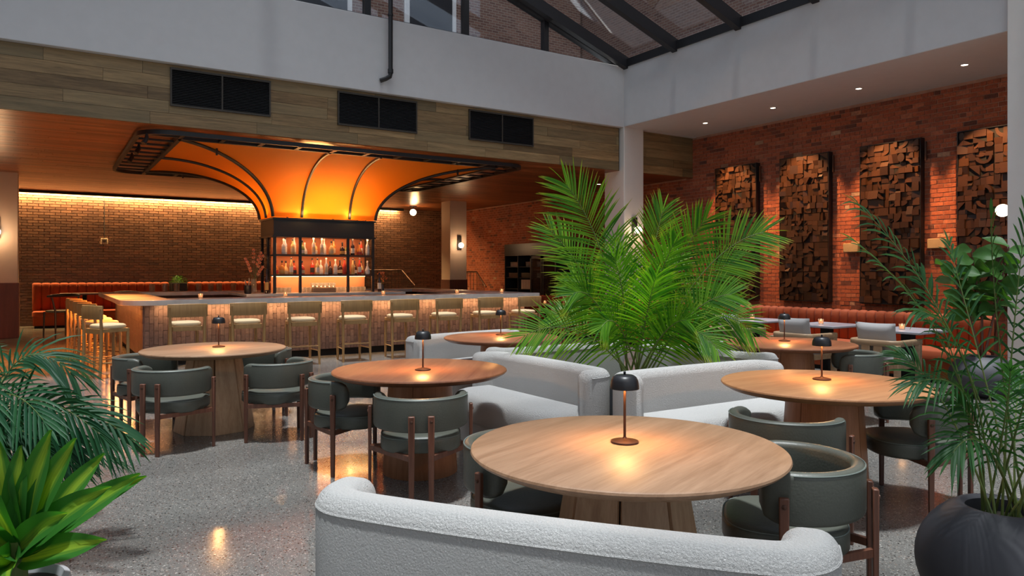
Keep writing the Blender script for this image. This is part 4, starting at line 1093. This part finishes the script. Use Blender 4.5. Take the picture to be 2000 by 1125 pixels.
for z, yy0, c_ in ((1.66, Y0+2.12, 6), (1.32, Y0+2.12, 7), (1.32, Y0+1.42, 7), (1.32, Y0+.82, 4), (1.66, Y0+.82, 4), (1.66, Y0+1.42, 4)):
    sec = {Y0+2.12: 'open far bay', Y0+1.42: 'open middle bay', Y0+.82: 'glazed bay'}[yy0]
    for q in range(c_): tumbler((12.52, yy0+.04+q*.085, z), 'stem glass on the %s cabinet shelf, %s in the %s' % ('upper' if z > 1.5 else 'lower', ORD[q], sec), 'glasses in the tall cabinet', 1.35)
for q in range(4): tag(MB().box((0, 0, 0), (.22, .12, .29)).build('menu_stack', M_cream, loc=(12.55, Y0+1.47+q*.135, 1.116)), 'pale menu stack standing on the cabinet shelf, %s from the glazed door' % ORD[q], 'menus', 'menu stacks in the cabinet')
# railings by the stair
def railing(pts, z0, z1, label):
    r = tag(empty('stair_railing', (0, 0, 0)), label, 'railing')
    MB().tube([(x, y, z) for x, y, z in pts], .025, 8).build('handrail', M_bronze, r)
    for i in range(len(pts)-1):
        a, b_ = Vector(pts[i]), Vector(pts[i+1]); n_ = max(2, int((b_-a).length/.11))
        for k in range(n_): p = a+(b_-a)*k/n_; MB().tube([(p.x, p.y, 0), (p.x, p.y, p.z)], .009, 5).build('baluster', M_black, r)
    return r
railing([(8.6, 23.0, 1.55), (10.1, 22.4, 1.55), (10.2, 21.6, 1.05)], 0, 1, 'dark stair railing with sloping handrail against the back wall')
railing([(11.9, 21.8, 1.50), (12.35, 21.3, 1.50), (12.3, 20.6, 1.0)], 0, 1, 'dark stair railing beside the cream column at the brick wall')
# ================================================================== PLANTS
RV = Vector((.8396, -.5432, 0)); DV = Vector((.5432, .8396, 0)); UP = Vector((0, 0, 1))
def leaflet(mb, p, d, nrm, L, wd, droop=.25, seg=4):
    side = d.cross(nrm).normalized(); vs = []; uv = []
    for k in range(seg+1):
        s_ = k/seg; q = p + d*(L*s_) - UP*(L*droop*s_*s_)
        hw = wd*(math.sin(PI*min(1, (s_*.86+.12)))**.8)*.5 if k < seg else 0
        vs += [q-side*hw, q-nrm*(hw*.35), q+side*hw]; uv += [(0, s_, 0), (.5, s_+.001, 0), (1, s_, 0)]
    fs = []
    for k in range(seg):
        a = 3*k; fs += [(a, a+1, a+4, a+3), (a+1, a+2, a+5, a+4)]
    mb.add(vs, fs, uv)
def frond(base, ctrl, tip, parent, mat, L=.42, wd=.028, n=34, start=.28, spread=62, droop=.3, stem=.012, up=None, stem_mat=None, vee=.35):
    lf = MB(); pts = [bez((base, ctrl, tip), k/20) for k in range(21)]
    st = MB().tube(pts, [stem*(1-.85*k/20) for k in range(21)], 6)
    fr = st.build('frond', stem_mat or M_stem, parent)
    for k in range(n):
        s_ = start+(1-start)*(k/(n-1))**.92
        p = bez((base, ctrl, tip), s_); q = bez((base, ctrl, tip), min(1, s_+.02)); 
        if s_ >= .98: q = p; p0 = bez((base, ctrl, tip), s_-.03); d = (q-p0).normalized()
        else: d = (q-p).normalized()
        side = d.cross(up or UP)
        if side.length < .1: side = RV.copy()
        side.normalize(); nn_ = side.cross(d).normalized()
        e = (s_-start)/(1-start); len_ = L*(.45+.9*math.sin(PI*(.18+.72*e))**1.0)*.75*R.uniform(.88, 1.1)
        ang = math.radians(spread*(1-.62*e**1.3)+R.uniform(-4, 4))
        for sg in (-1, 1):
            dd = (d*math.cos(ang)+side*(sg*math.sin(ang))+nn_*(vee*math.sin(ang))).normalized()
            leaflet(lf, p, dd, nn_, len_, wd*R.uniform(.85, 1.1), droop*R.uniform(.6, 1.4))
    p = bez((base, ctrl, tip), 1); leaflet(lf, p, (p-bez((base, ctrl, tip), .95)).normalized(), UP, L*.5, wd, .2)
    o = lf.build('leaflets', mat, fr, ang=80); o['kind'] = 'stuff'
    return fr
def pt(base, r_, d_, z_): return Vector((base[0], base[1], 0)) + RV*r_ + DV*d_ + UP*z_
# --- big palm between the sofas
PB = (4.66, 5.06)
pl = tag(empty('potted_palm', (0, 0, 0)), 'large bright green palm rising between the white boucle sofas', 'plant')
MB().lathe([(.20, 0), (.26, .05), (.28, .30), (.25, .42), (.23, .42), (.22, .36), (.001, .36)], (PB[0], PB[1], 0), 32, cap1=False).build('pot', M_pot, pl)
MB().lathe([(.23, .36), (.001, .375)], (PB[0], PB[1], 0), 24).build('soil', M_soil, pl)
# (tip r, depth, z), (ctrl r, depth, z), leaf length, n, spread
FR = [((-.66, -.10, 2.30), (-.22, -.05, 1.75), .50, 44, 62), ((-.80, .10, 1.90), (-.30, .0, 1.35), .42, 36, 60), ((-.62, -.25, 1.30), (-.35, -.12, 1.45), .36, 34, 70),
      ((-1.04, -.15, .92), (-.50, -.1, 1.20), .36, 30, 68), ((.30, .25, 2.10), (.12, .1, 1.55), .42, 38, 60), ((.62, -.1, 1.98), (.30, .0, 1.60), .40, 38, 60),
      ((1.12, -.20, 1.86), (.55, -.1, 1.75), .42, 40, 66), ((.98, .15, 1.60), (.45, .1, 1.45), .36, 34, 62), ((.98, -.25, .98), (.55, -.15, 1.42), .36, 32, 66),
      ((.62, -.45, .84), (.35, -.25, 1.25), .32, 28, 64), ((-.38, -.45, 1.02), (-.2, -.25, 1.25), .30, 28, 66), ((.10, -.40, 1.45), (.05, -.2, 1.15), .34, 32, 64),
      ((-.15, .35, 1.80), (-.05, .2, 1.30), .40, 34, 60), ((.50, .50, 1.65), (.2, .3, 1.30), .36, 30, 62), ((-.55, .50, 1.45), (-.25, .3, 1.20), .36, 30, 62),
      ((.28, -.30, 1.75), (.1, -.1, 1.30), .36, 32, 60), ((-.25, -.30, 1.62), (-.08, -.15, 1.20), .36, 32, 62), ((.75, .4, 1.25), (.4, .3, 1.25), .32, 26, 62), ((-.78, .35, 1.08), (-.4, .25, 1.15), .30, 26, 62),
      ((.80, -.30, 1.30), (.42, -.2, 1.28), .34, 30, 64), ((.35, -.5, 1.08), (.2, -.3, 1.1), .30, 26, 64)]
for tp, ct, L, n, spd in FR:
    b0 = pt(PB, R.uniform(-.10, .10), R.uniform(-.08, .08), .40)
    frond(b0, pt(PB, *ct), pt(PB, *tp), pl, M_palm, L*1.12, .0165, int(n*1.05), .26, spd+6, .16, .010, up=(-DV*R.uniform(.6, 1)+UP*.35+RV*R.uniform(-.3, .3)), vee=.12)
# --- areca at the near right, round charcoal pot
AB = (3.43, 1.45)
ar = tag(empty('potted_areca', (0, 0, 0)), 'tall areca palm in a round charcoal pot at the front corner', 'plant')
def ball_pot(c, r_, h, parent, open_=.56):
    prof = []
    for k in range(15):
        a = math.radians(-62+ (62+58)*k/14); prof.append((r_*math.cos(a), h/2+h*.56*math.sin(a)))
    z0 = prof[0][1]; prof = [(p[0], p[1]-z0) for p in prof]; zt = prof[-1][1]; rt_ = prof[-1][0]
    prof += [(rt_-.02, zt+.003), (rt_-.035, zt-.01), (rt_-.03, zt-.07), (.001, zt-.07)]
    MB().lathe(prof, (c[0], c[1], 0), 56, cap1=False).build('pot', M_pot, parent, ang=50); MB().lathe([(rt_-.03, zt-.065), (.001, zt-.055)], (c[0], c[1], 0), 28).build('soil', M_soil, parent)
    return zt
zt = ball_pot(AB, .335, .52, ar)
AF = [((-.62, .0, 1.62), (-.10, 0, 1.20)), ((-.42, -.1, 1.34), (-.12, 0, 1.30)), ((-.46, -.15, 1.05), (-.10, -.05, 1.15)), ((-.34, -.2, .78), (-.15, -.1, .95)), ((-.12, -.1, 1.72), (-.05, 0, 1.2)),
      ((.10, .0, 1.78), (.02, 0, 1.2)), ((.28, .1, 1.60), (.1, .05, 1.2)), ((-.25, .2, 1.50), (-.1, .1, 1.1)), ((.0, -.3, 1.35), (0, -.15, 1.1)), ((-.18, -.3, 1.12), (-.08, -.15, .95)),
      ((.12, -.3, 1.05), (.05, -.15, .95)), ((.35, -.1, 1.25), (.15, -.05, 1.1)), ((-.05, .3, 1.62), (0, .15, 1.1)), ((-.30, .25, 1.12), (-.15, .15, 1.0)), ((.05, -.25, .80), (.0, -.15, .85)), ((-.22, -.05, .95), (-.1, 0, .85)), ((.25, .25, 1.0), (.1, .1, .9)), ((-.52, .2, 1.80), (-.1, .1, 1.35)), ((.3, -.2, .72), (.15, -.1, .8))]
for tp, ct in AF:
    b0 = pt(AB, R.uniform(-.09, .09), R.uniform(-.09, .09), zt-.06)
    frond(b0, pt(AB, *ct), pt(AB, *tp), ar, M_areca, .22, .0125, 17, .36, 50, .45, .006, up=(-DV*R.uniform(0, 1)+UP*R.uniform(0, .8)+RV*R.uniform(-.3, .3)), vee=.2)
# --- fiddle-leaf fig behind it, by the banquette end
FB = (9.5, 4.25)
fg = tag(empty('potted_fig', (0, 0, 0)), 'broad-leaved fig in a grey pot by the banquette end', 'plant')
zt2 = ball_pot(FB, .36, .50, fg)
stems = [[(0, 0, zt2-.06), (.03, .02, 1.0), (-.05, .1, 1.75)], [(.04, .02, zt2-.06), (-.12, .1, 1.0), (-.25, .25, 1.55)], [(-.03, -.02, zt2-.06), (.12, -.1, 1.1), (.2, -.2, 1.8)]]
for s_ in stems:
    MB().tube([(FB[0]+a, FB[1]+b_, c_) for a, b_, c_ in s_], [.018, .014, .008], 8).build('trunk', M_walnut, fg)
def broad_leaf(p, d, L, wd, mat, parent, nrm=UP, droop=.2, name='leaf', waist=.0, seg=8, fold=.25, thick=None):
    side = d.cross(nrm).normalized(); n2 = side.cross(d).normalized(); vs = []; uv = []
    for k in range(seg+1):
        s_ = k/seg; q = p+d*(L*s_)-UP*(L*droop*s_*s_)
        hw = wd*.5*math.sin(PI*s_**(.75 if not waist else 1.15))**(.75) if 0 < k < seg else wd*.03
        if k == 0: hw = wd*.12
        for j in range(5):
            u = j/4; x = (u-.5)*2; vs.append(q+side*(hw*x)+n2*(hw*fold*abs(x)+.006*math.sin(9*s_+j))); uv.append((u, s_+.001, 0))
    fs = [(5*k+j, 5*k+j+1, 5*k+j+6, 5*k+j+5) for k in range(seg) for j in range(4)]
    return MB().add(vs, fs, uv).build(name, mat, parent, ang=70)
for s_ in stems:
    for k in range(17):
        t_ = .42+.58*k/16; p = bez([(FB[0]+a, FB[1]+b_, c_) for a, b_, c_ in s_], t_); a = k*2.4+R.random()
        d = Vector((math.cos(a), math.sin(a), R.uniform(.0, .8))).normalized()
        broad_leaf(p, d, R.uniform(.24, .34), R.uniform(.16, .22), M_fig, fg, waist=1, droop=R.uniform(.1, .4), nrm=(-DV*R.uniform(.2, 1)+UP*R.uniform(.1, .8)+RV*R.uniform(-.6, .6)).normalized())
# --- striped dracaena in the near left corner
DB = (-.07, 2.62)
dr = tag(empty('striped_dracaena', (0, 0, 0)), 'bright green striped dracaena in a pale pot in the front corner', 'plant')
MB().lathe([(.10, 0), (.14, .02), (.15, .54), (.14, .575), (.125, .58), (.115, .55), (.001, .55)], (DB[0], DB[1], 0), 40, cap1=False).build('pot', M_wpot, dr)
MB().lathe([(.116, .555), (.001, .56)], (DB[0], DB[1], 0), 24).build('soil', M_soil, dr)
MB().tube([(DB[0], DB[1], .55), (DB[0], DB[1], .70)], [.035, .03], 10).build('cane', M_stem, dr)
DL = [(.12, .0, .42, .46), (.17, .0, .36, .50), (.26, .05, .20, .54), (.33, -.05, .30, .50), (.36, .05, .24, .50), (.33, -.1, .10, .42), (.02, .0, .42, .42), (-.07, .0, .44, .45), (-.2, .0, .40, .46), (.20, -.1, .18, .38), (.22, .1, .30, .44), (-.12, -.2, .28, .42), (.08, -.22, .10, .34),
      (.0, -.25, .22, .36), (-.3, .1, .25, .45), (.05, .2, .38, .44), (-.25, -.1, .10, .4), (.12, -.2, .02, .30), (-.05, -.1, .36, .40)]
for r_, d_, z_, L in DL:
    d = (RV*r_+DV*d_+UP*z_).normalized()
    nm = (DV*-1+UP*.6).normalized()
    broad_leaf(Vector((DB[0], DB[1], .63+R.uniform(0, .04))), d, L*.84, R.uniform(.085, .105), M_stripe, dr, nrm=nm, droop=R.uniform(-.02, .14), fold=.5, seg=12)
# --- dark areca behind it
EB = (-.36, 4.75)
er = tag(empty('potted_parlour_palm', (0, 0, 0)), 'dark green arching palm behind the striped dracaena', 'plant')
MB().lathe([(.20, 0), (.24, .03), (.26, .46), (.24, .50), (.21, .50), (.20, .44), (.001, .44)], (EB[0], EB[1], 0), 36, cap1=False).build('pot', M_pot, er)
MB().lathe([(.20, .44), (.001, .455)], (EB[0], EB[1], 0), 24).build('soil', M_soil, er)
for k in range(27):
    a = R.uniform(0, 2*PI); ln = R.uniform(.35, .80); zt_ = R.uniform(.55, 1.15)
    if k < 14: a = R.uniform(-1.3, .7); ln = R.uniform(.5, .85); zt_ = R.uniform(.5, .95)
    rx, dy = ln*math.cos(a), ln*math.sin(a)
    frond(pt(EB, R.uniform(-.08, .08), R.uniform(-.08, .08), .44), pt(EB, rx*.35, dy*.35, zt_+R.uniform(.15, .35)), pt(EB, rx, dy, zt_-.1), er, M_dark_leaf, .30, .018, 17, .30, 52, .40, .006, up=(-DV*R.uniform(0, 1)+UP*R.uniform(.1, 1)), vee=.2)
# shrub in the far planter, small pot plant by the cabinet
def bush(c, r_, parent, n=220, mat=None, L=.07):
    mb = MB()
    for k in range(n):
        d = Vector((R.gauss(0, 1), R.gauss(0, 1), abs(R.gauss(0, 1)))).normalized(); p = Vector(c)+Vector((d.x*r_[0], d.y*r_[0], d.z*r_[1]))*R.uniform(.4, 1)
        leaflet(mb, p, (d+Vector((R.gauss(0, .4), R.gauss(0, .4), R.gauss(0, .3)))).normalized(), UP, L, .02, .2, 2)
    o = mb.build('foliage', mat or M_fig, parent); o['kind'] = 'stuff'
bush((0, -.05, 1.17), (.22, .22), pb)
cpn = tag(empty('potted_foliage', (11.9, 16.2, 0)), 'leafy plant beside the tall cabinet, behind the palm', 'plant')
MB().lathe([(.15, 0), (.2, .03), (.2, .8), (.17, .8), (.16, .7), (.001, .7)], n=24, cap1=False).build('pot', M_pot, cpn)
bush((0, 0, .8), (.28, .5), cpn, 320, M_fig, .14)
